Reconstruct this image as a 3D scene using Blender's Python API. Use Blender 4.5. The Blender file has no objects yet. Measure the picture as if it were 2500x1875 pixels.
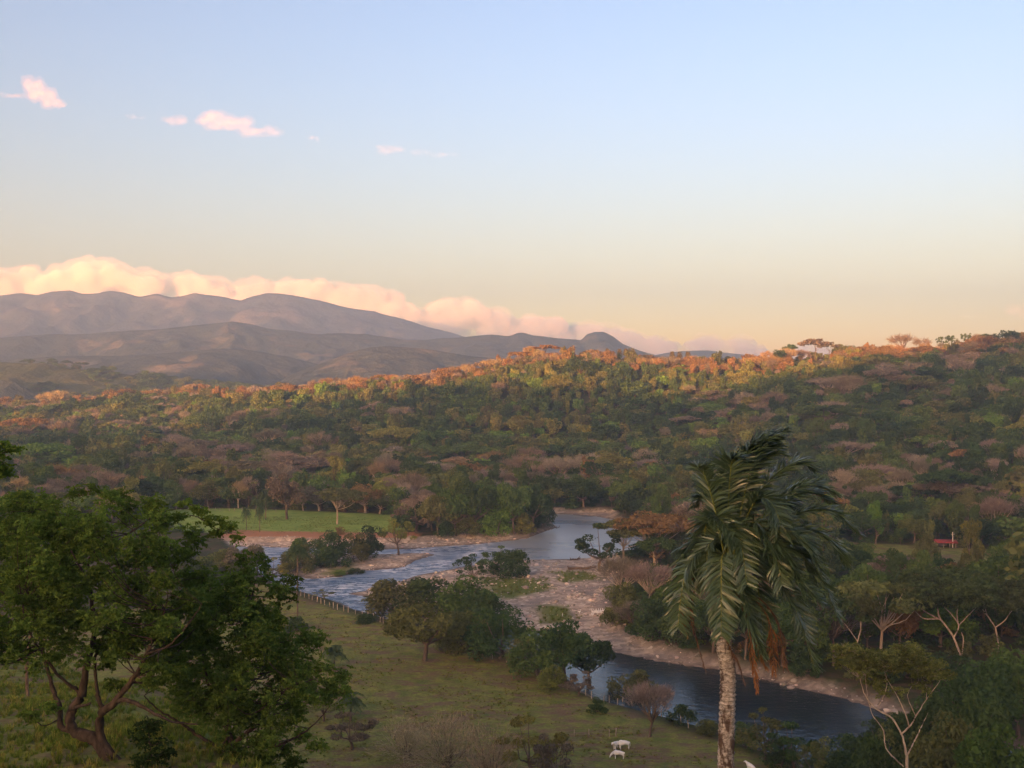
import bpy, math, random
import numpy as np
from mathutils import Vector

sc = bpy.context.scene
COL = sc.collection
F = 1098.0; ZC = 64.0; CXP = 512.0; HORIZ = 372.0
K = 1024.0/2212.0
rad = math.radians
SUN_EL = 2.5; SUN_AZ = 22.0          # light travels toward +y turned AZ degrees to +x
TAN_EL = math.tan(rad(SUN_EL))

# ------------------------------------------------------------------ helpers
def gp(u, v, z=0.0):
    """survey point: where the sight line (u,v) meets the level z"""
    px, py = u*K, v*K
    Y = (ZC-z)*F/max(py-HORIZ, 1e-3)
    return ((px-CXP)/F*Y, Y)
def at(u, v, Y):
    px, py = u*K, v*K
    return Vector(((px-CXP)/F*Y, Y, ZC-(py-HORIZ)/F*Y))

def _hash(ix, iy, seed):
    h = (ix.astype(np.int64)*374761393 + iy.astype(np.int64)*668265263 + seed*1442695041) & 0xffffffff
    h = ((h ^ (h >> 13))*1274126177) & 0xffffffff
    h = h ^ (h >> 16)
    return (h & 0xffff)/65535.0
def vnoise(x, y, seed=0):
    x = np.asarray(x, float); y = np.asarray(y, float)
    ix = np.floor(x); iy = np.floor(y); fx = x-ix; fy = y-iy
    fx = fx*fx*fx*(fx*(fx*6-15)+10); fy = fy*fy*fy*(fy*(fy*6-15)+10)
    a = _hash(ix, iy, seed); b = _hash(ix+1, iy, seed); c = _hash(ix, iy+1, seed); d = _hash(ix+1, iy+1, seed)
    return (a*(1-fx)+b*fx)*(1-fy)+(c*(1-fx)+d*fx)*fy
def fbm(x, y, seed=0, octv=4, gain=0.5):
    s = 0; a = 1; t = 0
    for i in range(octv):
        s = s+a*vnoise(x*2**i+17.3*i, y*2**i-9.1*i, seed+i); t += a; a *= gain
    return s/t
def sstep(a, b, x):
    t = np.clip((np.asarray(x, float)-a)/(b-a), 0, 1); return t*t*(3-2*t)
def lerp(a, b, t): return a+(b-a)*t

def sdist(x, y, poly):
    """signed distance to polygon, positive inside"""
    P = np.asarray(poly, float); Q = np.roll(P, -1, axis=0)
    d2 = np.full(x.shape, 1e18); ins = np.zeros(x.shape, bool)
    for (ax, ay), (bx, by) in zip(P, Q):
        ex, ey = bx-ax, by-ay; L = ex*ex+ey*ey+1e-12
        t = np.clip(((x-ax)*ex+(y-ay)*ey)/L, 0, 1)
        d2 = np.minimum(d2, (x-ax-t*ex)**2+(y-ay-t*ey)**2)
        c = (ay > y) != (by > y)
        with np.errstate(divide='ignore', invalid='ignore'):
            xi = ax+(y-ay)*ex/(ey if abs(ey) > 1e-12 else 1e-12)
        ins ^= c & (x < xi)
    d = np.sqrt(d2); return np.where(ins, d, -d)

def tag(o, label=None, cat=None, group=None, kind=None):
    if label: o['label'] = label
    if cat: o['category'] = cat
    if group: o['group'] = group
    if kind: o['kind'] = kind
    return o

def mesh_np(name, V, faces, mats=(), parent=None, smooth=False, midx=None, link=True):
    """V (n,3); faces: list of int arrays (m,k) with constant k each"""
    me = bpy.data.meshes.new(name)
    V = np.asarray(V, np.float32)
    if isinstance(faces, np.ndarray): faces = [faces]
    nl = sum(f.size for f in faces); nf = sum(len(f) for f in faces)
    me.vertices.add(len(V)); me.vertices.foreach_set('co', V.ravel())
    me.loops.add(nl); me.polygons.add(nf)
    me.loops.foreach_set('vertex_index', np.concatenate([f.ravel() for f in faces]).astype(np.int32))
    sizes = np.concatenate([np.full(len(f), f.shape[1]) for f in faces])
    st = np.concatenate([[0], np.cumsum(sizes)[:-1]]).astype(np.int32)
    me.polygons.foreach_set('loop_start', st)
    if midx is not None: me.polygons.foreach_set('material_index', np.asarray(midx, np.int32))
    if smooth: me.polygons.foreach_set('use_smooth', np.ones(nf, bool))
    for m in mats: me.materials.append(m)
    me.update(calc_edges=True)
    if not link: return me
    o = bpy.data.objects.new(name, me); COL.objects.link(o)
    if parent: o.parent = parent
    return o
def pattr(me, name, arr):
    a = me.attributes.new(name, 'FLOAT', 'POINT'); a.data.foreach_set('value', np.asarray(arr, np.float32).ravel())
def cattr(me, name, rgb):
    a = me.attributes.new(name, 'FLOAT_COLOR', 'POINT')
    c = np.ones((len(rgb), 4), np.float32); c[:, :3] = rgb
    a.data.foreach_set('color', c.ravel())
def grid_faces(nx, ny):
    i = np.arange(nx*ny).reshape(ny, nx)
    return np.stack([i[:-1, :-1], i[:-1, 1:], i[1:, 1:], i[1:, :-1]], -1).reshape(-1, 4)

# node helpers
class NT:
    def __init__(s, mat):
        s.t = mat.node_tree; s.n = s.t.nodes; s.l = s.t.links
    def new(s, typ, **kw):
        n = s.n.new(typ)
        for k, v in kw.items():
            setattr(n, k, v)
        return n
    def link(s, a, b): s.l.new(a, b)
    def val(s, sock, v):
        if isinstance(v, bpy.types.NodeSocket): s.l.new(v, sock)
        else:
            try: sock.default_value = v
            except Exception: sock.default_value = (*v, 1.0)
    def attr(s, name, typ='GEOMETRY'):
        n = s.new('ShaderNodeAttribute', attribute_name=name); n.attribute_type = typ; return n
    def pos(s):
        return s.new('ShaderNodeNewGeometry').outputs['Position']
    def noise(s, scale, detail=3, vec=None, rough=0.55, dist=0.0):
        n = s.new('ShaderNodeTexNoise'); n.inputs['Scale'].default_value = scale
        n.inputs['Detail'].default_value = detail; n.inputs['Roughness'].default_value = rough
        n.inputs['Distortion'].default_value = dist
        if vec is not None: s.link(vec, n.inputs['Vector'])
        return n.outputs['Fac']
    def ramp(s, fac, stops):
        n = s.new('ShaderNodeValToRGB'); s.link(fac, n.inputs[0]); e = n.color_ramp.elements
        while len(e) < len(stops): e.new(0.5)
        for i, (p, c) in enumerate(stops):
            e[i].position = p; e[i].color = (*c, 1.0) if not np.isscalar(c) else (c, c, c, 1.0)
        return n.outputs[0]
    def mix(s, fac, a, b, mode='MIX'):
        n = s.new('ShaderNodeMix'); n.data_type = 'RGBA'; n.blend_type = mode
        s.val(n.inputs[0], fac); s.val(n.inputs[6], a); s.val(n.inputs[7], b); return n.outputs[2]
    def math(s, op, a, b=0.0, clamp=False):
        n = s.new('ShaderNodeMath', operation=op); n.use_clamp = clamp
        s.val(n.inputs[0], a); s.val(n.inputs[1], b); return n.outputs[0]
    def mapping(s, vec, scale):
        n = s.new('ShaderNodeMapping'); s.link(vec, n.inputs[0]); n.inputs['Scale'].default_value = scale; return n.outputs[0]
def new_mat(name, rough=0.8, spec=0.2):
    m = bpy.data.materials.new(name); m.use_nodes = True
    nt = NT(m); b = nt.n['Principled BSDF']
    b.inputs['Roughness'].default_value = rough
    b.inputs['Specular IOR Level'].default_value = spec
    return m, nt, b

# ------------------------------------------------------------------ river outline (plan), surveyed on the water level
WATER_UV = [(509,1180),(577,1182),(621,1184),(711,1187),(812,1188),(891,1186),(963,1180),(1035,1175),(1092,1170),(1139,1163),
 (1168,1153),(1200,1139),(1190,1132),(1184,1110),(1243,1112),(1287,1115),(1327,1124),(1350,1136),(1380,1150),(1395,1170),(1380,1190),(1323,1198),
 (1269,1205),(1197,1208),(1143,1210),(1053,1214),(992,1226),(963,1233),(891,1246),(840,1264),(790,1275),(752,1282),(765,1286),
 (790,1288),(805,1302),(830,1316),(862,1331),(909,1341),(999,1352),(1060,1354),(1117,1356),(1185,1375),(1228,1387),(1315,1407),(1372,1420),
 (1426,1431),(1480,1441),(1551,1448),(1642,1467),(1681,1476),(1748,1494),(1814,1509),(1864,1523),(1921,1543),(1981,1559),(2047,1579),
 (2300,1640),(2300,1800),(2000,1790),(1800,1690),(1720,1640),(1655,1622),(1600,1608),(1560,1582),(1495,1569),(1462,1559),(1372,1535),
 (1307,1520),(1264,1495),(1215,1452),(1143,1424),(1071,1404),(999,1386),(891,1357),(830,1336),(790,1326),(761,1316),(732,1303),
 (689,1291),(650,1282),(608,1274),(585,1258),(560,1238),(520,1215)]
ISLE_UV = [(603,1233),(635,1243),(668,1252),(732,1246),(783,1234),(840,1230),(876,1223),(898,1212),(938,1198),(891,1195),(812,1198),
 (711,1196),(640,1195),(612,1203)]
def wob(poly, amp, seed):
    """densify a plan outline and roughen it"""
    P = np.asarray(poly, float); out = []
    for a, b in zip(P, np.roll(P, -1, axis=0)):
        n = max(1, int(np.hypot(*(b-a))/5))
        for k in range(n): out.append(a+(b-a)*k/n)
    out = np.array(out)
    d = (fbm(out[:, 0]*0.16, out[:, 1]*0.16, seed, 3)-.5)*2*amp
    e = (fbm(out[:, 0]*0.16+50, out[:, 1]*0.16, seed+7, 3)-.5)*2*amp
    return out+np.stack([d, e], -1)
WATER = wob([gp(*p) for p in WATER_UV], 1.6, 3)
ISLE = wob([gp(*p) for p in ISLE_UV], 1.6, 9)
def water_sd(x, y):
    a = sdist(x, y, WATER); b = sdist(x, y, ISLE)
    return np.minimum(a, -b)
# gravel zones
BAR_UV = [(752,1282),(840,1262),(963,1232),(1053,1212),(1200,1206),(1330,1196),(1345,1230),(1320,1275),(1310,1310),(1330,1355),(1400,1392),(1480,1421),(1560,1435),
  (1640,1451),(1740,1474),(1830,1497),(1900,1519),(2000,1555),(2100,1570),(2060,1590),(1981,1562),(1864,1526),(1748,1497),(1642,1470),(1480,1444),(1315,1410),(1185,1378),(1060,1357),(909,1343),(830,1318)]
NBANK_UV = [(480,1169),(621,1168),(711,1172),(860,1172),(960,1164),(1040,1159),(1130,1156),(1165,1150),(1198,1136),(1205,1142),(1139,1166),(1035,1178),(891,1189),(711,1190),(500,1184)]
BAR = [gp(*p, .4) for p in BAR_UV]; NBANK = [gp(*p, .4) for p in NBANK_UV]
FARBAR = [gp(*p, .4) for p in [(1184,1105),(1330,1105),(1335,1125),(1287,1117),(1184,1113)]]
MEADOW = [gp(*p, 2.) for p in [(330,1098),(500,1100),(700,1106),(850,1112),(880,1125),(870,1150),(700,1152),(500,1152),(380,1148)]]
REDBANK = [gp(*p, 1.4) for p in [(470,1148),(600,1150),(760,1152),(900,1150),(905,1163),(760,1169),(600,1168),(480,1167)]]

# ------------------------------------------------------------------ hills: crest rows by bearing
CREST = np.array([(-400,405),(-150,402),(0,398),(93,393.5),(185,388),(278,383),(370,377),(435,370),(486,359),(518,351),(546,346),(602,351),(671,355),(722,356),(787,349),(856,346),(926,342),(972,336),(1024,333),(1200,325),(1600,320)])
CR_Y = np.array([(-400,1250),(180,1250),(280,1130),(435,1000),(546,960),(1600,940)])
FT_Y = np.array([(-400,960),(150,955),(215,860),(270,700),(420,670),(640,680),(720,610),(830,520),(950,440),(1100,400),(1600,380)])
def hill_z(x, y):
    yy = np.maximum(y, 1.0); px = CXP+F*x/yy
    px = np.clip(px, -400, 1600)
    cr = np.interp(px, CREST[:, 0], CREST[:, 1]); yc = np.interp(px, CR_Y[:, 0], CR_Y[:, 1]); yf = np.interp(px, FT_Y[:, 0], FT_Y[:, 1])
    zc = ZC-(cr-HORIZ)/F*yc-13.0
    s = (yy-yf)/(yc-yf)
    prof = np.where(s < 1, 0.35*np.clip(s, 0, 1)+0.65*sstep(-0.05, 1.02, s), 1.0)
    z = zc*prof*np.where(s > 0, 1, 0)
    z = np.where(s > 1, np.maximum(zc-(s-1)*(yc-yf)*0.16, np.minimum(zc, 8)), z)
    bump = (fbm(x/130., y/130., 21, 4)-.5)*26*np.clip(s*1.6, 0, 1)*np.clip(1.15-s, 0.12, 1)*(s > 0)
    z = z+bump
    return np.where(s > 0, np.maximum(z, 0), 0), s
# hill behind the camera whose crest throws the evening shade over the valley
H_ = np.array([math.sin(rad(SUN_AZ)), math.cos(rad(SUN_AZ))]); P_ = np.array([H_[1], -H_[0]])
A0 = -380.0
# (px, y, z of the lit line)
TERM = [(-260,1010,-8),(0,1010,-8),(90,1000,-7),(185,1000,-2),(240,960,14),(290,1010,27),(370,960,40),(435,930,50),(500,900,55),(546,890,51),(620,880,48),(671,880,46),(722,880,46),(790,880,53),(850,900,66),(930,900,82),(1000,900,100),(1100,900,125)]
_s, _h = [], []
for px, y, z in TERM:
    x = (px-CXP)/F*y; a = x*H_[0]+y*H_[1]
    _s.append(x*P_[0]+y*P_[1]); _h.append(z+(a-A0)*TAN_EL)
_o = np.argsort(_s); TS = np.array(_s)[_o]; TH = np.array(_h)[_o]
def back_z(x, y):
    a = x*H_[0]+y*H_[1]; s = x*P_[0]+y*P_[1]
    hc = np.interp(s, TS, TH)
    t = (a-A0)
    prof = np.where(t < 0, np.clip(1+t/1500., 0.2, 1), np.exp(-(t/190.)**2))
    prof = prof*sstep(2600, 1200, np.abs(s))
    return hc*prof+(fbm(x/60., y/60., 77, 3)-.5)*8*prof

def ground_z(x, y, sd=None):
    x = np.asarray(x, float); y = np.asarray(y, float)
    base = 2.0+(fbm(x/40., y/40., 5, 3)-.5)*1.2
    # near hillside: steep in the middle, a shoulder on the left
    steep = np.where(y > 0, 62.0-0.425*y, 62.3-0.02*y)
    left = np.where(y < 95, 57.0-0.19*y, 57-.19*95-0.36*(y-95))
    edge = -2.0-0.45*(y-41.0)
    edge = np.where(y > 70, -15-0.75*(y-70), edge)
    k = sstep(1.5, -8.0, x-edge+(fbm(x/9., y/9., 31, 3)-.5)*5)
    left = left+(fbm(x/14., y/14., 33, 4)-.5)*2.2*sstep(10, 30, y)
    right = steep-np.clip(x-18, 0, 100)*0.02
    near = lerp(right, left, k)
    near = np.where(y < 0, 60.3+0*y, near)
    kk = 5.0
    hn = np.log(np.exp(np.clip((near-base)/kk, -40, 40))+1)*kk
    z = base+hn
    hz, s = hill_z(x, y)
    z = z+hz
    bz = back_z(x, y)
    z = np.maximum(z, bz)
    far = sstep(1300, 2600, np.hypot(x, y))
    if sd is None: sd = water_sd(x, y)
    # gravel zones low, cut banks elsewhere
    g = np.maximum(np.maximum(sdist(x, y, BAR), sdist(x, y, ISLE)), np.maximum(sdist(x, y, NBANK), sdist(x, y, FARBAR)))
    gk = sstep(-2.5, 2.5, g)
    slope = lerp(0.42, 0.05, gk)
    cap = 0.05+slope*np.maximum(-sd, 0)+gk*((fbm(x/12., y/12., 91, 3)-.45)*1.0*sstep(0, 8, -sd)+(fbm(x/2.2, y/2.2, 95, 2)-.5)*.5*sstep(0.5, 3, -sd))
    z = np.where(sd > 0, -np.minimum(1.6, 0.1+0.22*sd), np.where(-sd < 60, np.minimum(z, np.maximum(cap, 0.06)), z))
    return z
def ground_z1(x, y):
    return float(ground_z(np.array([x]), np.array([y]))[0])
# ------------------------------------------------------------------ camera, light, sky
cam = bpy.data.cameras.new('camera'); camo = bpy.data.objects.new('camera', cam); COL.objects.link(camo)
camo.location = (0, 0, ZC); camo.rotation_euler = (rad(90), 0, 0)
cam.sensor_width = 36.0; cam.lens = 36.0*F/1024.0
cam.shift_y = -(384.0-HORIZ)/1024.0
cam.clip_start = 0.5; cam.clip_end = 120000
sc.camera = camo

sun = bpy.data.lights.new('sun', 'SUN'); sun.energy = 5.0; sun.angle = rad(0.6); sun.color = (1.0, 0.43, 0.14)
suno = bpy.data.objects.new('sun', sun); COL.objects.link(suno)
d = Vector((H_[0]*math.cos(rad(SUN_EL)), H_[1]*math.cos(rad(SUN_EL)), -math.sin(rad(SUN_EL))))
suno.rotation_euler = d.to_track_quat('-Z', 'Y').to_euler(); suno.location = (0, -50, 150)

w = bpy.data.worlds.new('World'); sc.world = w; w.use_nodes = True
wn = NT(w); bg = wn.n['Background']
def sky_node(dust, ozone):
    k = wn.new('ShaderNodeTexSky', sky_type='NISHITA'); k.sun_disc = False
    k.sun_elevation = rad(SUN_EL); k.sun_rotation = rad(180+SUN_AZ)
    k.altitude = 100; k.air_density = 0.6; k.dust_density = dust; k.ozone_density = ozone; return k.outputs[0]
# clear sky plus a second, dustier sky added to brighten the valley
gm = wn.new('ShaderNodeGamma'); gm.inputs[1].default_value = 1.25; wn.link(sky_node(0.5, 0.5), gm.inputs[0])
clear = wn.mix(1.0, gm.outputs[0], (0.46, 0.318, 0.272), 'MULTIPLY')
g2 = wn.new('ShaderNodeGamma'); g2.inputs[1].default_value = 1.6; wn.link(sky_node(10.0, 1.0), g2.inputs[0])
glow = wn.mix(1.0, g2.outputs[0], (1.21, 1.04, 0.99), 'MULTIPLY')
wn.link(wn.mix(1.0, clear, glow, 'ADD'), bg.inputs[0]); bg.inputs[1].default_value = 0.15
sc.view_settings.view_transform = 'Standard'; sc.view_settings.look = 'None'
sc.view_settings.exposure = 2.25; sc.view_settings.gamma = 1.0
sc.cycles.use_denoising = True
sc.cycles.max_bounces = 8; sc.cycles.diffuse_bounces = 2; sc.cycles.glossy_bounces = 2; sc.cycles.transparent_max_bounces = 8
sc.cycles.transmission_bounces = 2; sc.cycles.volume_bounces = 3
sc.cycles.sample_clamp_indirect = 6

# ------------------------------------------------------------------ setting materials
def ground_material():
    m, nt, b = new_mat('ground_cover', 0.95, 0.1)
    P = nt.pos()
    n1 = nt.noise(0.05, 4, P); n2 = nt.noise(0.35, 4, P); n3 = nt.noise(2.2, 3, P)
    grass = nt.mix(nt.ramp(n2, [(0.36, 0.0), (0.62, 1.0)]), (0.145, 0.185, 0.035), (0.265, 0.270, 0.060))
    grass = nt.mix(nt.ramp(nt.noise(0.16, 5, nt.mapping(P, (1, 2.0, 1)), 0.65), [(0.48, 0.0), (0.62, 1.0)]), grass, (0.215, 0.140, 0.082))
    grass = nt.mix(nt.ramp(n3, [(0.35, 0.0), (0.7, 0.5)]), grass, (0.070, 0.060, 0.026))
    grass = nt.mix(nt.ramp(nt.noise(0.42, 4, nt.mapping(P, (0.8, 2.6, 1)), 0.6), [(0.56, 0.0), (0.63, 0.75)]), grass, (0.155, 0.095, 0.058))
    forest = nt.mix(nt.ramp(n1, [(0.4, 0.0), (0.6, 1.0)]), (0.05, 0.045, 0.024), (0.10, 0.07, 0.038))
    forest = nt.mix(nt.ramp(n2, [(0.42, 0.0), (0.6, 1.0)]), forest, (0.05, 0.06, 0.02))
    pas = nt.attr('pasture').outputs['Fac']
    col = nt.mix(pas, forest, grass)
    mea = nt.mix(nt.ramp(n2, [(0.3, 0.0), (0.7, 1.0)]), (0.18, 0.30, 0.052), (0.285, 0.365, 0.075))
    col = nt.mix(nt.attr('meadow').outputs['Fac'], col, mea)
    dry = nt.mix(n2, (0.20, 0.13, 0.05), (0.15, 0.13, 0.045))
    col = nt.mix(nt.attr('dry').outputs['Fac'], col, dry)
    red = nt.mix(n3, (0.48, 0.215, 0.105), (0.30, 0.16, 0.09))
    col = nt.mix(nt.attr('redbank').outputs['Fac'], col, red)
    # gravel: warm cobble with dark and pale stones, weeds in patches
    vo = nt.new('ShaderNodeTexVoronoi'); vo.inputs['Scale'].default_value = 0.9; nt.link(P, vo.inputs['Vector'])
    stone = nt.ramp(vo.outputs['Color'], [(0.0, (0.17, 0.135, 0.105)), (0.35, (0.40, 0.315, 0.24)), (0.75, (0.56, 0.445, 0.34)), (0.95, (0.78, 0.68, 0.56))])
    gv = nt.mix(nt.ramp(nt.noise(0.09, 4, nt.mapping(P, (1, 1.6, 1)), 0.6), [(0.47, 0.0), (0.60, 0.85)]), stone, (0.235, 0.20, 0.175))
    gv = nt.mix(nt.math('MULTIPLY', nt.ramp(n3, [(0.5, 0.0), (0.75, 1.0)]), 0.4), gv, (0.56, 0.425, 0.32))
    wd = nt.mix(n2, (0.11, 0.16, 0.03), (0.18, 0.18, 0.045))
    gv = nt.mix(nt.attr('weeds').outputs['Fac'], gv, wd)
    col = nt.mix(nt.attr('gravel').outputs['Fac'], col, gv)
    wet = nt.attr('wet').outputs['Fac']
    col = nt.mix(wet, col, nt.mix(1.0, col, (0.45, 0.42, 0.42), 'MULTIPLY'))
    nt.link(col, b.inputs['Base Color'])
    bp = nt.new('ShaderNodeBump'); bp.inputs['Strength'].default_value = 0.8; bp.inputs['Distance'].default_value = 0.5
    nt.link(nt.math('ADD', n2, nt.math('MULTIPLY', n3, 0.5)), bp.inputs['Height']); nt.link(bp.outputs[0], b.inputs['Normal'])
    return m

def axis(segs):
    out = []
    for a, b_, st in segs:
        out.append(np.arange(a, b_, st))
    return np.concatenate(out+[[segs[-1][1]]])
def geo(a, b_, n): return list(np.geomspace(a, b_, n))
fx_ = axis([(-300, -160, 4), (-160, 230, 2), (230, 480, 4)])
xs = np.concatenate([-np.array(geo(304, 45000, 60))[::-1], fx_, geo(488, 45000, 60)])
ys = np.concatenate([-np.array(geo(8, 2600, 50))[::-1], axis([(0, 110, 2), (110, 175, 3), (175, 420, 2), (420, 640, 3), (640, 1400, 9)]), geo(1412, 60000, 60)])
GX, GY = np.meshgrid(xs, ys)
gx, gy = GX.ravel(), GY.ravel()
SDW = np.full(gx.shape, -1e3)
near = (gx > -260) & (gx < 480) & (gy > 120) & (gy < 640)
SDW[near] = water_sd(gx[near], gy[near])
gz = ground_z(gx, gy, SDW)
far_r = np.hypot(gx, gy)
gz = np.where(far_r > 1600, np.minimum(gz, 10)-2, gz)
gz = np.where((gy < -500) | (np.abs(gx) > 2200), np.maximum(gz, back_z(gx, gy)), gz)
ground = mesh_np('ground', np.stack([gx, gy, gz], -1), grid_faces(len(xs), len(ys)), [ground_material()], smooth=True)
tag(ground, kind='structure')
def mask(poly, soft, seed, amp=1.5):
    r = np.zeros(gx.shape)
    n_ = near
    dd = sdist(gx[n_], gy[n_], poly)+(fbm(gx[n_]/6., gy[n_]/6., seed, 3)-.5)*2*amp
    r[n_] = sstep(-soft, soft, dd); return r
mg = np.maximum(np.maximum(mask(BAR, 1.5, 1), mask(ISLE, 1.5, 2)), np.maximum(mask(NBANK, 1.0, 3, 1), mask(FARBAR, 1.2, 4, .8)))
# stony strip along every shore
shore = np.where(SDW < 0, sstep(-3.0, -1.0, SDW), 1.0)
mg = np.maximum(mg, np.where(near, shore, 0))
pattr(ground.data, 'gravel', mg)
pattr(ground.data, 'wet', np.where(SDW > 0, 1.0, sstep(-3.2, -0.3, SDW)))
pattr(ground.data, 'meadow', mask(MEADOW, 1.5, 5))
pattr(ground.data, 'redbank', mask(REDBANK, 0.8, 6, .6))
PAST_UV = [(560,1245),(650,1292),(740,1322),(830,1350),(1000,1405),(1150,1440),(1260,1500),(1470,1575),(1600,1612),(1800,1720),(1900,1900),(900,2600),(0,2600),(-400,1700),(-100,1400),(400,1290)]
PAST = [gp(*p, 2.) for p in PAST_UV]
pas = np.zeros(gx.shape); n_ = (gy < 420) & (gy > 20) & (np.abs(gx) < 420)
pas[n_] = sstep(-2, 2, sdist(gx[n_], gy[n_], PAST))
pas = np.where((gy < 175) & (gy > -60), sstep(70, 50, gx-0.1*gy), pas)
FIELD = [gp(*p, 3.) for p in [(1790,1163),(1900,1170),(2050,1176),(2300,1190),(2300,1240),(2050,1240),(1790,1228)]]
pas = np.maximum(pas, mask(FIELD, 3, 8, 3))
pattr(ground.data, 'pasture', pas)
# weeds on the bars
wp = []
for poly in ([(1040,1250),(1180,1262),(1190,1285),(1100,1300),(1050,1290)], [(1200,1245),(1270,1240),(1285,1262),(1220,1268)], [(1150,1310),(1230,1318),(1250,1345),(1170,1345)],
             [(690,1240),(760,1215),(775,1230),(720,1245)], [(1320,1345),(1400,1375),(1520,1412),(1700,1440),(1700,1425),(1480,1380),(1340,1320)], [(1820,1470),(1960,1500),(2080,1545),(2080,1525),(1900,1470)]):
    wp.append(mask([gp(*p, .5) for p in poly], 2.2, 12, 3.5))
weeds = np.max(wp, 0)
pattr(ground.data, 'weeds', weeds)
def clearing(p, s): return sstep(784, 792, p)*sstep(838, 826, p)*sstep(.76, .80, s)*sstep(.97, .93, s)
# dry open ground on the sunlit ridge
px_ = CXP+F*gx/np.maximum(gy, 1); hz_, s_ = hill_z(gx, gy)
dry = sstep(0.70, 0.98, s_)*sstep(0.44, 0.55, fbm(gx/45., gy/60., 55, 3))*(gy > 500)
dry = np.maximum(dry, clearing(px_, s_)*(gy > 500))
pattr(ground.data, 'dry', dry)

# ------------------------------------------------------------------ water
def water_material():
    m, nt, b = new_mat('river_water', 0.14, 0.8)
    b.inputs['IOR'].default_value = 1.33
    P = nt.pos(); rap = nt.attr('rapids').outputs['Fac']
    n1 = nt.noise(0.45, 3, nt.mapping(P, (0.8, 1.4, 1))); n2 = nt.noise(1.6, 3, P); n3 = nt.noise(0.25, 3, nt.mapping(P, (0.5, 2.0, 1)))
    foam_n = nt.noise(0.34, 6, nt.mapping(P, (0.75, 1.7, 1)), 0.7, 0.6)
    foam = nt.math('MULTIPLY', nt.math('MULTIPLY', nt.ramp(foam_n, [(0.475, 0.0), (0.56, 1.0)]), nt.ramp(nt.noise(0.055, 3, P), [(0.38, 0.15), (0.60, 1.0)])), rap)
    nt.link(nt.mix(foam, nt.mix(rap, nt.mix(nt.attr('ruffled_sheen').outputs['Fac'], (0.024, 0.034, 0.040), (0.31, 0.35, 0.38)), (0.120, 0.195, 0.310)), (0.72, 0.76, 0.80)), b.inputs['Base Color'])  # sky reflection painted into base colour: pale on the pool, blue in rapids
    nt.link(nt.math('ADD', nt.math('ADD', 0.13, nt.math('MULTIPLY', nt.attr('ruffled_sheen').outputs['Fac'], 0.20)), nt.math('MULTIPLY', foam, 0.5)), b.inputs['Roughness'])
    h = nt.math('ADD', nt.math('MULTIPLY', n1, nt.math('ADD', 0.28, nt.math('MULTIPLY', rap, 1.3))), nt.math('MULTIPLY', n2, nt.math('ADD', 0.12, nt.math('MULTIPLY', rap, 0.5))))
    bp = nt.new('ShaderNodeBump'); bp.inputs['Strength'].default_value = 1.0; bp.inputs['Distance'].default_value = 0.55
    nt.link(h, bp.inputs['Height']); nt.link(bp.outputs[0], b.inputs['Normal'])
    return m
wx = np.arange(-110, 480, 2.5); wy = np.arange(130, 520, 2.5)
WX, WY = np.meshgrid(wx, wy); WX = WX.ravel(); WY = WY.ravel()
wsd = water_sd(WX, WY)
fc = grid_faces(len(wx), len(wy)); keep = (wsd[fc] > -3.5).any(1); fc = fc[keep]
used, inv = np.unique(fc, return_inverse=True); fc = inv.reshape(-1, 4)
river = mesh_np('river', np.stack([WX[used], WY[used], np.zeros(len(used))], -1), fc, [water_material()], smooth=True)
tag(river, kind='structure')
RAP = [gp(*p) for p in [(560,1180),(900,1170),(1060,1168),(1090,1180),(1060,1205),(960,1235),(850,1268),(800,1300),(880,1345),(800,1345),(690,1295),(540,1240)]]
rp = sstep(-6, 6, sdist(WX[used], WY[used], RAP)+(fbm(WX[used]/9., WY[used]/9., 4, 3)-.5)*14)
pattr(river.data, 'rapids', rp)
pattr(river.data, 'ruffled_sheen', sstep(300, 350, WY[used])*(.75+.5*(fbm(WX[used]/25., WY[used]/12., 6, 3)-.5)))

# ------------------------------------------------------------------ distant hills
def hill_material(name, c1, c2, c3, sc_):
    m, nt, b = new_mat(name, 0.95, 0.05)
    P = nt.pos()
    n1 = nt.noise(1/(900.*sc_), 4, P); n2 = nt.noise(1/(160.*sc_), 5, P, .65); n3 = nt.noise(1/(420.*sc_), 3, P)
    c = nt.mix(nt.ramp(n2, [(0.38, 0.0), (0.62, 1.0)]), c1, c2)
    c = nt.mix(nt.ramp(n3, [(0.56, 0.0), (0.66, 0.9)]), c, c3)
    c = nt.mix(nt.ramp(n1, [(0.5, 0.0), (0.7, 0.45)]), c, c2)
    nt.link(c, b.inputs['Base Color'])
    bp = nt.new('ShaderNodeBump'); bp.inputs['Strength'].default_value = 1.0; bp.inputs['Distance'].default_value = 40*sc_
    nt.link(n2, bp.inputs['Height']); nt.link(bp.outputs[0], b.inputs['Normal'])
    return m
HILLS = {}
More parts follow.
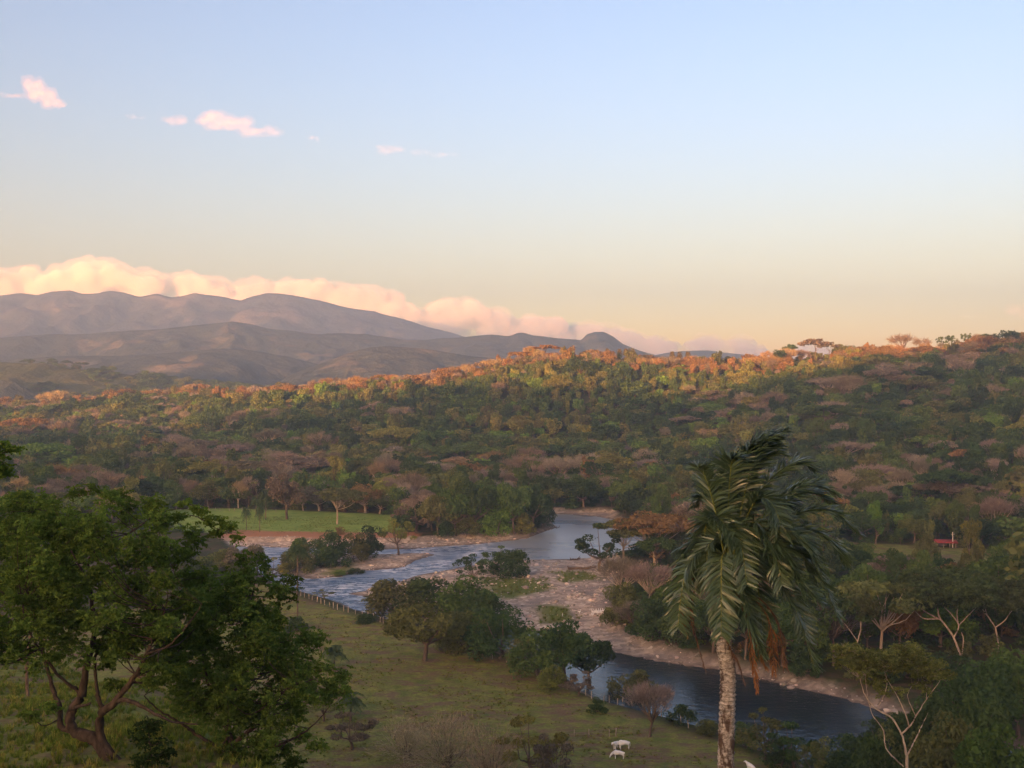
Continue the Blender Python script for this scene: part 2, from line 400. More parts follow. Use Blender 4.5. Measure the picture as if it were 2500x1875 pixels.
def hill_range(name, crest_uv, Y, front, back, mat, seed, rough, nx=260, ny=70, gully=1.0, base=-20.):
    """mountain ridge with spurs and gullies; crest heights surveyed along the skyline"""
    C = np.array([(u*K, v*K) for u, v in crest_uv], float)
    px0, px1 = C[0, 0], C[-1, 0]
    t = np.linspace(-0.06, 1.06, nx); px = px0+(px1-px0)*t
    row = np.interp(px, C[:, 0], C[:, 1])
    zc = ZC-(row-HORIZ)/F*Y
    x = (px-CXP)/F*Y
    fade = sstep(-0.06, 0.0, t)*sstep(1.06, 1.0, t)
    yv = np.concatenate([np.linspace(-1, 0, int(ny*.72), endpoint=False), np.linspace(0, 1, ny-int(ny*.72))])
    X, V = np.meshgrid(x, yv)
    Zc = np.broadcast_to(zc*fade+base*(1-fade), X.shape)
    YY = Y+np.where(V < 0, V*front, V*back)
    a = np.abs(V)
    # spurs running down toward the viewer
    L = front
    warp = (fbm(X/(L*.5), YY/(L*.5), seed, 3)-.5)*L*.5
    spur = 1-np.abs(2*fbm((X+warp)/(L*.38), YY/(L*1.6), seed+5, 4)-1)*1.6
    prof = (1-a)**1.25
    Z = base+(Zc-base)*prof
    Z = Z+.8*gully*rough*(spur-.55)*np.sin(np.clip(a, 0, 1)*math.pi)**0.8+(fbm(X/(L*.08), YY/(L*.08), seed+11, 4)-.5)*rough*.32*np.clip(a*6, 0.12, 1)
    return HILLS.__setitem__(name, (X, YY, Z)) or tag(mesh_np(name, np.stack([X.ravel(), YY.ravel(), Z.ravel()], -1), grid_faces(nx, len(yv)), [mat], smooth=True), kind='structure')
G1 = hill_material('hill_green', (0.045, 0.06, 0.022), (0.075, 0.075, 0.035), (0.13, 0.115, 0.05), 0.27)
G2 = hill_material('hill_brown', (0.042, 0.056, 0.056), (0.062, 0.068, 0.064), (0.165, 0.135, 0.110), 0.36)
G3 = hill_material('mountain_slope', (0.055, 0.066, 0.064), (0.082, 0.080, 0.075), (0.175, 0.145, 0.120), 0.66)
hill_range('green_hill', [(-300,800),(-100,785),(0,782),(60,786),(95,784),(130,795),(200,800),(250,806),(300,812),(360,820),(430,832),(520,840),(620,850)], 1850, 450, 500, G1, 3, 26, gully=1.0)
hill_range('left_slope', [(-300,828),(-100,818),(0,820),(30,824),(70,845),(100,862),(140,880)], 1620, 230, 300, G2, 8, 8)
hill_range('near_foothill', [(560,850),(640,805),(720,775),(760,760),(800,750),(840,748),(900,752),(950,758),(1020,770),(1100,775),(1180,790)], 2350, 550, 500, G2, 14, 42)
hill_range('foothill', [(-300,760),(-100,770),(0,778),(120,770),(260,768),(330,765),(420,758),(480,752),(540,757),(620,770),(700,790),(800,800)], 2650, 700, 600, G2, 23, 60, nx=320)
hill_range('middle_ridge', [(-300,735),(-100,728),(0,730),(100,722),(180,722),(250,716),(330,712),(400,706),(450,700),(500,694),(540,699),(580,710),(640,716),(680,722),(740,720),(790,722),(880,735),(980,730),(1060,722),(1100,726),(1118,719),(1130,718),(1150,724),(1200,730),(1255,735),(1268,722),(1285,717),(1305,717),(1325,727),(1345,743),(1380,757),(1420,768),(1460,772)], 3400, 850, 800, G2, 31, 84, nx=520)
hill_range('distant_ridge', [(1380,775),(1440,762),(1480,758),(1530,757),(1570,762),(1640,770),(1720,775)], 4200, 650, 650, G2, 37, 27, nx=120)
hill_range('mountain', [(-400,640),(-200,630),(0,638),(45,634),(80,638),(112,629),(150,627),(178,635),(210,634),(240,629),(268,632),(302,641),(338,635),(370,643),(398,638),(420,632),(446,637),(480,641),(520,649),(545,640),(575,633),(600,633),(640,640),(690,650),(730,660),(770,668),(810,672),(850,684),(900,698),(950,712),(1010,730),(1100,750),(1200,765),(1400,780)], 5400, 1650, 600, G3, 41, 240, nx=560, ny=110)

# ------------------------------------------------------------------ clouds (homogeneous scattering bodies)
def cloud_material(name, dens, alb):
    m = bpy.data.materials.new(name); m.use_nodes = True; nt = NT(m)
    nt.n.remove(nt.n['Principled BSDF'])
    v = nt.new('ShaderNodeVolumeScatter'); v.inputs['Color'].default_value = (*alb, 1); v.inputs['Density'].default_value = dens
    v.inputs['Anisotropy'].default_value = 0.0
    nt.link(v.outputs[0], nt.n['Material Output'].inputs['Volume'])
    try: m.cycles.homogeneous_volume = True
    except Exception: pass
    return m
import bmesh
def ico(sub):
    bm = bmesh.new(); bmesh.ops.create_icosphere(bm, subdivisions=sub, radius=1.0)
    bm.verts.ensure_lookup_table()
    V = np.array([v.co[:] for v in bm.verts]); Fc = np.array([[v.index for v in f.verts] for f in bm.faces]); bm.free(); return V, Fc
ICO2 = ico(2)
def cloud(name, lumps, voxel, disp, mat, seed):
    """lumps: (x,y,z,rx,ry,rz)"""
    Vs, Fs, o = [], [], 0
    for x, y, z, a, b_, c in lumps:
        Vs.append(ICO2[0]*(a, b_, c)+(x, y, z)); Fs.append(ICO2[1]+o); o += len(ICO2[0])
    ob = mesh_np(name, np.concatenate(Vs), np.concatenate(Fs), [mat])
    md = ob.modifiers.new('union', 'REMESH'); md.mode = 'VOXEL'; md.voxel_size = voxel
    dg = bpy.context.evaluated_depsgraph_get()
    me = bpy.data.meshes.new_from_object(ob.evaluated_get(dg)); ob.modifiers.clear(); ob.data = me
    n = len(me.vertices); co = np.empty(n*3, np.float32); me.vertices.foreach_get('co', co); co = co.reshape(-1, 3)
    no = np.empty(n*3, np.float32); me.vertices.foreach_get('normal', no); no = no.reshape(-1, 3)
    s = disp*3.2
    f = (fbm(co[:, 0]/s+co[:, 1]/s*.6, co[:, 2]/s-co[:, 1]/s*.5, seed, 4, .6)-.5)*2.4
    co += no*f[:, None]*disp
    me.vertices.foreach_set('co', co.ravel()); me.update()
    me.polygons.foreach_set('use_smooth', np.ones(len(me.polygons), bool))
    if not me.materials: me.materials.append(mat)
    return ob
def fringe(ob, lumps, k, voxel, disp, mat, seed):
    f = cloud('cloud_fringe', [(x, y, z+c*.12, a*k, b_*k, c*k) for x, y, z, a, b_, c in lumps], voxel, disp, mat, seed); f.parent = ob
rng = random.Random(5)
BANK_TOP = [(-200,585),(0,582),(60,576),(100,586),(140,570),(200,562),(240,566),(290,592),(350,590),(420,588),(450,600),(520,612),(600,604),(700,606),(745,612),(790,614),(850,632),(910,660),(940,652),(970,642),(1005,642),(1050,662),(1120,682),(1200,688),(1300,702),(1400,722),(1440,738),(1480,734),(1520,725),(1600,726),(1650,748),(1700,760),(1720,735),(1800,748),(1900,760),(2000,770)]
YB = 6900.; US = K*YB/F
lum = []
bt = np.array(BANK_TOP, float)
for k in range(760):
    u = rng.uniform(-180, 1960); top = np.interp(u, bt[:, 0], bt[:, 1])
    thick = np.interp(u, [-200, 600, 1000, 1500, 2000], [120, 110, 100, 70, 30])
    r = rng.uniform(10, 30)*np.interp(u, [0, 1200, 2000], [1.1, .9, .55])
    f = rng.random()**1.7
    v = top+r*0.8+f*thick
    p = at(u, v, YB+rng.uniform(0, 280)-f*35)
    lum.append((p.x, p.y, p.z, r*US*1.2, r*US, r*US*rng.uniform(.75, 1)))
CM = cloud_material('cloud_vapour', 0.030, (0.55, 0.405, 0.37))
bank = cloud('cloud', lum, 15, 27, CM, 3)
fringe(bank, lum, 1.25, 26, 40, cloud_material('cloud_fringe_vapour', 0.0075, (0.55, 0.405, 0.37)), 13)
tag(bank, 'long bank of sunlit peach cloud lying over the far mountain range', 'cloud')
CS = cloud_material('small_cloud_vapour', 0.0042, (0.45, 0.325, 0.25))
CF = cloud_material('wisp_vapour', 0.0018, (0.45, 0.325, 0.25))
def small(name_label, spec, Y, seed, voxel=14, disp=13, mat=None):
    r_ = random.Random(seed); us = K*Y/F; L = []
    for u, v, ru, rv, n in spec:
        for k in range(n):
            a = r_.uniform(-1, 1); b_ = r_.uniform(-1, 1)
            q = r_.uniform(.3, .62)
            p = at(u+a*ru*.75, v+b_*rv*.6, Y+r_.uniform(-1, 1)*rv*us)
            L.append((p.x, p.y, p.z, q*max(rv, ru*.45)*us*1.15, q*rv*us*1.2, q*rv*us))
    o = cloud('cloud', L, voxel, disp, mat or CS, seed); fringe(o, L, 1.8, voxel*1.3, disp*2.6, CF, seed+50)
    return tag(o, name_label, 'cloud', 'small clouds drifting in the evening sky')
small('tall puffy peach cloud high in the sky, furthest left', [(76,184,24,13,12),(94,203,34,14,15),(116,219,28,13,13),(132,230,18,8,7),(44,207,40,4.5,8),(8,203,26,3.5,6)], 12000, 1)
small('tiny faint cloud between the puffy cloud and the long grey-bellied cloud', [(292,253,22,5.5,7)], 12000, 2)
small('long peach cloud with a grey belly, largest of those adrift', [(378,262,34,8,10),(425,262,24,7,6),(470,256,40,12,16),(505,268,56,12,18),(560,284,50,9,14),(572,294,32,4,7)], 12000, 3)
small('tiny round cloud just right of the long grey-bellied cloud', [(680,300,12,6,5)], 12000, 4)
small('small ragged cloud second from right in the row of adrift clouds', [(812,316,22,4.5,7),(848,325,34,6,9)], 12000, 5)
small('thin streak of peach cloud ending the row of adrift clouds', [(912,328,24,4.5,7),(955,335,42,4,9)], 12000, 6)
small('small pink cloud low over the right end of the ridge', [(2200,673,34,12,12)], 12000, 7, 14, 13)
small('faint thin pink wisp left of the pink cloud over the ridge', [(2115,685,40,4,7)], 12000, 8, 11, 9)
small('thin grey streak of cloud above the cloud bank', [(500,601,42,3.2,10),(470,597,30,2.5,6)], 6850, 9, 7, 4)

# ------------------------------------------------------------------ haze
def haze_box():
    x0, x1, y0, y1, z0, z1 = -6000, 6000, -1500, 6150, -60, 520
    V = np.array([(x, y, z) for z in (z0, z1) for y in (y0, y1) for x in (x0, x1)], float)
    Fq = np.array([[0, 2, 3, 1], [4, 5, 7, 6], [0, 1, 5, 4], [1, 3, 7, 5], [3, 2, 6, 7], [2, 0, 4, 6]])
    m = bpy.data.materials.new('haze_air'); m.use_nodes = True; nt = NT(m); nt.n.remove(nt.n['Principled BSDF'])
    v = nt.new('ShaderNodeVolumePrincipled'); v.inputs['Color'].default_value = (0.68, 0.83, 1.0, 1)
    v.inputs['Density'].default_value = HAZE; v.inputs['Density Attribute'].default_value = ''
    v.inputs['Anisotropy'].default_value = 0.55
    nt.link(v.outputs[0], nt.n['Material Output'].inputs['Volume'])
    try: m.cycles.homogeneous_volume = True
    except Exception: pass
    o = mesh_np('haze', V, Fq, [m]); tag(o, kind='stuff'); return o
HAZE = 2.0e-4
haze_box()
# ------------------------------------------------------------------ plants: materials
def leaf_material(name='foliage', trans=0.32, tintvar=0.45, gloss=0.0):
    m = bpy.data.materials.new(name); m.use_nodes = True; nt = NT(m); nt.n.remove(nt.n['Principled BSDF'])
    oi = nt.new('ShaderNodeObjectInfo'); ia = nt.attr('plant_colour', 'INSTANCER'); fl = nt.attr('is_copy', 'INSTANCER')
    base = nt.mix(fl.outputs['Fac'], oi.outputs['Color'], ia.outputs['Color'])
    tn = nt.attr('tint').outputs['Fac']                  # tone differs by leaf clump, near trees lighter towards clump tops
    v = nt.math('ADD', 1-tintvar*.5, nt.math('MULTIPLY', tn, tintvar))
    cx = nt.new('ShaderNodeCombineColor'); nt.link(v, cx.inputs[0]); nt.link(v, cx.inputs[1]); nt.link(nt.math('MULTIPLY', v, 0.95), cx.inputs[2])
    col = nt.mix(1.0, base, cx.outputs[0], 'MULTIPLY')
    d = nt.new('ShaderNodeBsdfDiffuse'); t = nt.new('ShaderNodeBsdfTranslucent'); mx = nt.new('ShaderNodeMixShader')
    nt.link(col, d.inputs[0]); nt.link(nt.mix(1.0, col, (1.15, 1.2, 0.7), 'MULTIPLY'), t.inputs[0])
    mx.inputs[0].default_value = trans
    nt.link(d.outputs[0], mx.inputs[1]); nt.link(t.outputs[0], mx.inputs[2]); out = mx.outputs[0]
    if gloss:
        g = nt.new('ShaderNodeBsdfGlossy'); g.inputs['Roughness'].default_value = 0.42; g.inputs[0].default_value = (.8, .85, .9, 1)
        m2 = nt.new('ShaderNodeMixShader'); fr = nt.new('ShaderNodeFresnel'); fr.inputs[0].default_value = 1.4
        nt.link(nt.math('MULTIPLY', fr.outputs[0], gloss), m2.inputs[0]); nt.link(out, m2.inputs[1]); nt.link(g.outputs[0], m2.inputs[2]); out = m2.outputs[0]
    nt.link(out, nt.n['Material Output'].inputs[0])
    return m
def bark_material(name, c1, c2, scale=3.0, stretch=0.25):
    m, nt, b = new_mat(name, 0.9, 0.15)
    tc = nt.new('ShaderNodeTexCoord').outputs['Object']
    n = nt.noise(scale, 5, nt.mapping(tc, (1, 1, stretch)), 0.65)
    nt.link(nt.ramp(n, [(0.35, c1), (0.62, c2)]), b.inputs['Base Color'])
    bp = nt.new('ShaderNodeBump'); bp.inputs['Strength'].default_value = 0.7; bp.inputs['Distance'].default_value = 0.05
    nt.link(n, bp.inputs['Height']); nt.link(bp.outputs[0], b.inputs['Normal'])
    return m
LEAF = leaf_material(); TWIG = leaf_material('bare_twigs', 0.1, 0.3)
BARK = bark_material('bark', (0.07, 0.05, 0.04), (0.20, 0.15, 0.115))
BARK_PALE = bark_material('pale_bark', (0.26, 0.20, 0.15), (0.46, 0.38, 0.30), 2.0)
BARK_DARK = bark_material('dark_bark', (0.030, 0.024, 0.021), (0.080, 0.062, 0.052), 6.0)

# ------------------------------------------------------------------ plants: geometry
def tubes(paths, sides=5):
    """paths: list of (points (n,3), radii (n,)) -> V, F"""
    Vs, Fs, o = [], [], 0
    ang = np.linspace(0, 2*math.pi, sides, endpoint=False)
    for P, R in paths:
        P = np.asarray(P, float); R = np.asarray(R, float); n = len(P)
        T = np.gradient(P, axis=0); T /= np.linalg.norm(T, axis=1)[:, None]+1e-9
        ref = np.where(np.abs(T[:, 2:3]) > .9, np.array([[1., 0, 0]]), np.array([[0, 0, 1.]]))
        A = np.cross(T, ref); A /= np.linalg.norm(A, axis=1)[:, None]+1e-9; B = np.cross(T, A)
        ring = P[:, None]+R[:, None, None]*(np.cos(ang)[None, :, None]*A[:, None]+np.sin(ang)[None, :, None]*B[:, None])
        Vs.append(ring.reshape(-1, 3))
        i = np.arange(n-1)[:, None]*sides; j = np.arange(sides)[None]; j2 = (j+1) % sides
        Fs.append(np.stack([i+j, i+j2, i+sides+j2, i+sides+j], -1).reshape(-1, 4)+o); o += n*sides
    return np.concatenate(Vs), np.concatenate(Fs)
def curve_pts(P, n, wig=0.0, rg=None):
    """smooth polyline through control points"""
    P = np.asarray(P, float); t = np.linspace(0, len(P)-1, n); i = np.clip(t.astype(int), 0, len(P)-2); f = (t-i)[:, None]
    p0 = P[np.clip(i-1, 0, len(P)-1)]; p1 = P[i]; p2 = P[i+1]; p3 = P[np.clip(i+2, 0, len(P)-1)]
    out = .5*((2*p1)+(-p0+p2)*f+(2*p0-5*p1+4*p2-p3)*f*f+(-p0+3*p1-3*p2+p3)*f**3)
    if wig: out[1:-1] += rg.normal(0, wig, (n-2, 3))
    return out
def leaf_quads(C, N, size, rg, aspect=0.55, rnd=0.7):
    """diamond leaf faces at C with normals near N"""
    n = len(C)
    N = N+rg.normal(0, rnd, (n, 3)); N /= np.linalg.norm(N, axis=1)[:, None]+1e-9
    T = np.cross(N, rg.normal(0, 1, (n, 3))); T /= np.linalg.norm(T, axis=1)[:, None]+1e-9; B = np.cross(N, T)
    s = (size*rg.uniform(.6, 1.3, n))[:, None]
    V = np.stack([C-T*s, C+B*s*aspect-T*s*.1, C+T*s, C-B*s*aspect-T*s*.1], 1).reshape(-1, 3)
    return V, np.arange(n*4).reshape(n, 4)
def lump_leaves(lumps, nper, size, rg, flat=0.0, shell=0.55):
    """lumps (m,6): centre+radii; leaves crowd the outer part of every lump"""
    Cs, Ns, Ts = [], [], []
    for L in lumps:
        k = max(8, int(nper*rg.uniform(.7, 1.3)))
        d = rg.normal(0, 1, (k, 3)); d[:, 2] = d[:, 2]*.85+.22; d /= np.linalg.norm(d, axis=1)[:, None]
        r = rg.uniform(shell, 1.0, k)**.6
        r *= 1+(rg.random(k) < .12)*rg.uniform(0, .35, k)
        Cs.append(L[:3]+d*r[:, None]*L[3:6]); Ns.append(d*(1-flat)+np.array([0, 0, flat+.25]))
        Ts.append(np.clip(np.full(k, rg.uniform(0.1, .9))+rg.normal(0, .12, k), 0, 1))
    C = np.concatenate(Cs); N = np.concatenate(Ns); T = np.concatenate(Ts)
    V, Fq = leaf_quads(C, N, size, rg)
    return V, Fq, np.repeat(T, 4)
def crown_lumps(kind, rg):
    """unit plant: height 1, half-width about .5; returns lumps and crown base"""
    L = []
    if kind == 'round':
        for k in range(26):
            a = rg.uniform(0, 6.283); rr = .40*math.sqrt(rg.random()); z = .60+.30*math.sqrt(max(0, 1-(rr/.42)**2))*rg.uniform(-.75, 1)
            r = rg.uniform(.10, .17); L.append((rr*math.cos(a), rr*math.sin(a), z-r*.2, r*1.1, r*1.1, r*.85))
        base = .34
    elif kind == 'umbrella':
        for k in range(30):
            a = rg.uniform(0, 6.283); rr = .47*math.sqrt(rg.random()); z = .92-.75*rr*rr+rg.uniform(-.07, .02)
            r = rg.uniform(.07, .13); L.append((rr*math.cos(a), rr*math.sin(a), z-r*.5, r*1.35, r*1.35, r*.55))
        base = .5
    elif kind == 'tall':
        for k in range(24):
            z = rg.uniform(.3, .93); w = .36*math.sin(min(1, (z-.12)/.55)*1.57)*math.sqrt(max(.05, 1-((z-.55)/.47)**2 if z > .55 else 1))
            a = rg.uniform(0, 6.283); rr = w*math.sqrt(rg.random()); r = rg.uniform(.08, .14)
            L.append((rr*math.cos(a), rr*math.sin(a), z-r*.3, r*1.1, r*1.1, r))
        base = .25
    elif kind == 'bush':
        for k in range(30):
            a = rg.uniform(0, 6.283); rr = .42*math.sqrt(rg.random()); top = .92*math.sqrt(max(.1, 1-(rr/.5)**2)); z = rg.uniform(.12, 1)*top
            r = rg.uniform(.10, .18); L.append((rr*math.cos(a), rr*math.sin(a), max(z-r*.4, .1), r*1.05, r*1.05, r*.9))
        base = .1
    elif kind == 'sparse':
        for k in range(18):
            a = rg.uniform(0, 6.283); rr = .46*math.sqrt(rg.random()); z = .40+.55*rg.random()*math.sqrt(max(.1, 1-(rr/.5)**2))
            r = rg.uniform(.06, .11); L.append((rr*math.cos(a), rr*math.sin(a), z, r*1.3, r*1.3, r*.7))
        base = .3
    return np.array(L), base
def limb_paths(tips, base, rg, r0=.028, nlimb=9, fork=.6, lean=.04):
    pts = []
    top = np.array([rg.normal(0, lean), rg.normal(0, lean), base*rg.uniform(.75, 1.0)])
    pts.append((curve_pts([(0, 0, -.03), (top[0]*.3+rg.normal(0, .01), top[1]*.3, top[2]*.5), top], 6), np.linspace(r0*1.25, r0*.8, 6)))
    order = rg.permutation(len(tips))[:nlimb]
    for i in order:
        e = tips[i]; mid = top*(1-fork)+e*fork+np.array([0, 0, -.05])+rg.normal(0, .02, 3)
        s = top*rg.uniform(.82, 1)
        pts.append((curve_pts([s, s*.6+mid*.4+rg.normal(0, .012, 3), mid, e], 7), np.linspace(r0*.62, r0*.12, 7)))
    return pts
def plant_meshes(kind, seed, nleaf, leaf, sides=5, nlimb=9, r0=.026, thick=False):
    """-> (crown mesh, trunk mesh) both unit plants"""
    rg = np.random.default_rng(seed)
    if kind == 'umbrella': r0 *= .62
    if kind == 'bare':
        tips = []
        for k in range(34):
            a = rg.uniform(0, 6.283); rr = .46*math.sqrt(rg.random()); tips.append((rr*math.cos(a), rr*math.sin(a), .95-.9*rr*rr-rg.uniform(0, .16)))
        tips = np.array(tips); base = .36
        if thick:
            tips = np.array([(rg.normal(0, .22), rg.normal(0, .22), rg.uniform(.12, .95)) for k in range(60)]); tips[:, 2] *= np.sqrt(np.clip(1-(np.hypot(tips[:, 0], tips[:, 1])/.62)**2, .1, 1)); base = .1
        P = limb_paths(tips, base, rg, r0*(.5 if thick else 1), 34 if thick else 20, .62)
        n = nleaf; k = rg.integers(0, len(tips), n)
        d = tips[k]-np.array([0, 0, base*.9]); d /= np.linalg.norm(d, axis=1)[:, None]
        C = tips[k]+rg.normal(0, .09 if thick else .055, (n, 3))*np.array([1.2, 1.2, .8])
        D = d+rg.normal(0, .38, (n, 3)); D /= np.linalg.norm(D, axis=1)[:, None]
        S = np.cross(D, rg.normal(0, 1, (n, 3))); S /= np.linalg.norm(S, axis=1)[:, None]+1e-9
        ln = (leaf*rg.uniform(1.0, 2.6, n))[:, None]; wd = leaf*.16
        V = np.stack([C-D*ln-S*wd, C-D*ln+S*wd, C+D*ln], 1).reshape(-1, 3); Fq = np.arange(n*3).reshape(n, 3); T = np.repeat(rg.random(n), 3); mat = TWIG
    else:
        L, base = crown_lumps(kind, rg)
        nper = nleaf/len(L)
        V, Fq, T = lump_leaves(L, nper, leaf, rg, flat=.5 if kind == 'umbrella' else .15)
        P = limb_paths(L[:, :3], base, rg, r0, nlimb if kind != 'bush' else 5, .6); mat = LEAF
    cm = mesh_np('crown', V, Fq, [mat], link=False); pattr(cm, 'tint', T)
    tv, tf = tubes(P, sides); tm = mesh_np('trunk', tv, tf, [BARK], smooth=True, link=False)
    return cm, tm
MID = {}; FAR = {}
for ki, kind in enumerate(['round', 'umbrella', 'tall', 'bush', 'sparse', 'bare']):
    MID[kind] = [plant_meshes(kind, 100+ki*10+j, {'bare': 2600, 'sparse': 2200}.get(kind, 4200), {'bare': .03, 'sparse': .024}.get(kind, .027), 6, 12) for j in range(3)]
    FAR[kind] = [plant_meshes(kind, 500+ki*10+j, {'bare': 750, 'sparse': 420}.get(kind, 850), {'bare': .05, 'sparse': .05}.get(kind, .058), 4, 7, .022) for j in range(2)]
MID['thicket'] = [plant_meshes('bare', 390+j, 2600, .028, 5, thick=True) for j in range(3)]
PALES = {}
def pale_trunk(tm):
    if tm.name not in PALES:
        c = tm.copy(); c.materials.clear(); c.materials.append(BARK_PALE); PALES[tm.name] = c
    return PALES[tm.name]

GREEN = {'dark green': (0.060, 0.098, 0.036), 'mid green': (0.090, 0.135, 0.042), 'bright green': (0.125, 0.215, 0.045), 'olive green': (0.128, 0.140, 0.055), 'yellowish green': (0.185, 0.190, 0.058), 'blackish green': (0.042, 0.070, 0.031)}
BROWN = {'grey brown': (0.170, 0.145, 0.120), 'mauve grey': (0.215, 0.185, 0.172), 'rusty brown': (0.215, 0.140, 0.070), 'tan': (0.28, 0.215, 0.135)}
COLS = dict(GREEN); COLS.update(BROWN)
def jig(c, rg, a=.16):
    k = 1+rg.uniform(-a, a); return tuple(np.clip(np.array(c)*k*(1+rg.uniform(-.06, .06, 3)), 0, 1))
def plant(name, loc, w, h, kind, colour, rot, lib, variant, pale=False, single=False):
    """one tree: an empty with trunk and crown"""
    cm, tm = lib[kind][variant % len(lib[kind])]
    root = bpy.data.objects.new(name, None); COL.objects.link(root); root.empty_display_size = .5
    root.location = loc; root.rotation_euler = (0, 0, rot); root.scale = (w, w, h)
    t = bpy.data.objects.new('trunk', pale_trunk(tm) if pale else tm); COL.objects.link(t); t.parent = root
    c = bpy.data.objects.new('crown', cm); COL.objects.link(c); c.parent = root; c.color = (*colour, 1)
    return root
def hit(u, v):
    """where the sight line meets the ground"""
    px, py = u*K, v*K
    Y = np.geomspace(25, 1500, 900); X = (px-CXP)/F*Y; Z = ZC-(py-HORIZ)/F*Y
    d = Z-ground_z(X, Y); i = np.argmax(d < 0)
    if d[i] >= 0: i = len(Y)-1
    return X[i], Y[i], float(ground_z(X[i:i+1], Y[i:i+1])[0])
# ------------------------------------------------------------------ trees named one by one (u, base v, width u, top v)
rgp = np.random.default_rng(77)
OCC = []        # x, y, radius already taken
def tree_at(u, vb, wu, vt, kind, colour, label, name=None, cat=None, group=None, pale=False, lib=None, var=None):
    x, y, z = hit(u, vb)
    us = K*y/F; w = wu*us; h = (vb-vt)*us
    OCC.append((x, y, w*.42))
    nm = name or {'bush': 'bush', 'bare': 'bare_tree', 'umbrella': 'umbrella_tree'}.get(kind, 'broadleaf_tree')
    o = plant(nm, (x, y, z-.1), w*1.02, h*1.03, kind, jig(COLS[colour], rgp, .08), rgp.uniform(0, 6.28), lib or MID, int(rgp.integers(0, 3)) if var is None else var, pale)
    return tag(o, label, cat or ('bush' if kind == 'bush' else 'tree'), group)
G_IS = 'trees on the river island'; G_BK = 'trees along the bank left of the pool'; G_BAR = 'trees between pasture fence and gravel bar'; G_RB = 'trees on the right river bank'; G_ME = 'trees behind the meadow'
# island clump
tree_at(640, 1238, 75, 1160, 'bush', 'olive green', 'olive bush at the left tip of the river island', group=G_IS)
tree_at(672, 1226, 100, 1140, 'bush', 'mid green', 'wide green bush second from left on the river island', group=G_IS)
tree_at(722, 1222, 92, 1134, 'bush', 'dark green', 'dark rounded bush in the middle of the island clump', group=G_IS)
tree_at(765, 1214, 70, 1146, 'bush', 'olive green', 'brownish green bush between two dark bushes on the island', group=G_IS)
tree_at(795, 1204, 72, 1128, 'bush', 'blackish green', 'darkest bush at the right end of the island clump', group=G_IS)
tree_at(770, 1241, 40, 1222, 'bush', 'dark green', 'low dark bush near the south shore of the island', group=G_IS)
tree_at(735, 1244, 30, 1230, 'bush', 'bright green', 'small bright green weed clump on the island gravel', group=G_IS)
tree_at(861, 1200, 82, 1118, 'sparse', 'yellowish green', 'thin yellowish tree alone on the gravel beside the rapids', group=G_IS)
# bank left of pool
for u, vb, w, vt, k, c, l in [
 (900, 1152, 110, 1075, 'sparse', 'grey brown', 'thin grey brown tree at the left end of the pool bank wood'),
 (945, 1158, 90, 1068, 'round', 'olive green', 'olive round tree on the bank just right of the thin grey tree'),
 (985, 1160, 95, 1050, 'round', 'mid green', 'mid green round tree left of centre in the pool bank wood'),
 (1030, 1160, 100, 1038, 'round', 'dark green', 'tall dark tree at the centre of the pool bank wood'),
 (1075, 1158, 95, 1060, 'bush', 'bright green', 'bright green leafy tree low over the gravel edge of the pool bank'),
 (1110, 1154, 90, 1030, 'round', 'mid green', 'tallest mid green tree right of centre in the pool bank wood'),
 (1150, 1148, 85, 1044, 'round', 'dark green', 'dark tree leaning over the pool at its left bank'),
 (1172, 1140, 55, 1075, 'bush', 'blackish green', 'blackish bush at the very tip of the pool left bank'),
 (1005, 1161, 60, 1110, 'bush', 'olive green', 'low olive bush on the gravel edge below the pool bank wood'),
 (1130, 1156, 60, 1105, 'bush', 'yellowish green', 'yellowish low bush at the foot of the pool bank wood'),
 (960, 1161, 50, 1115, 'bush', 'dark green', 'low dark bush under the olive tree on the pool bank')]:
    tree_at(u, vb, w, vt, k, c, l, group=G_BK)
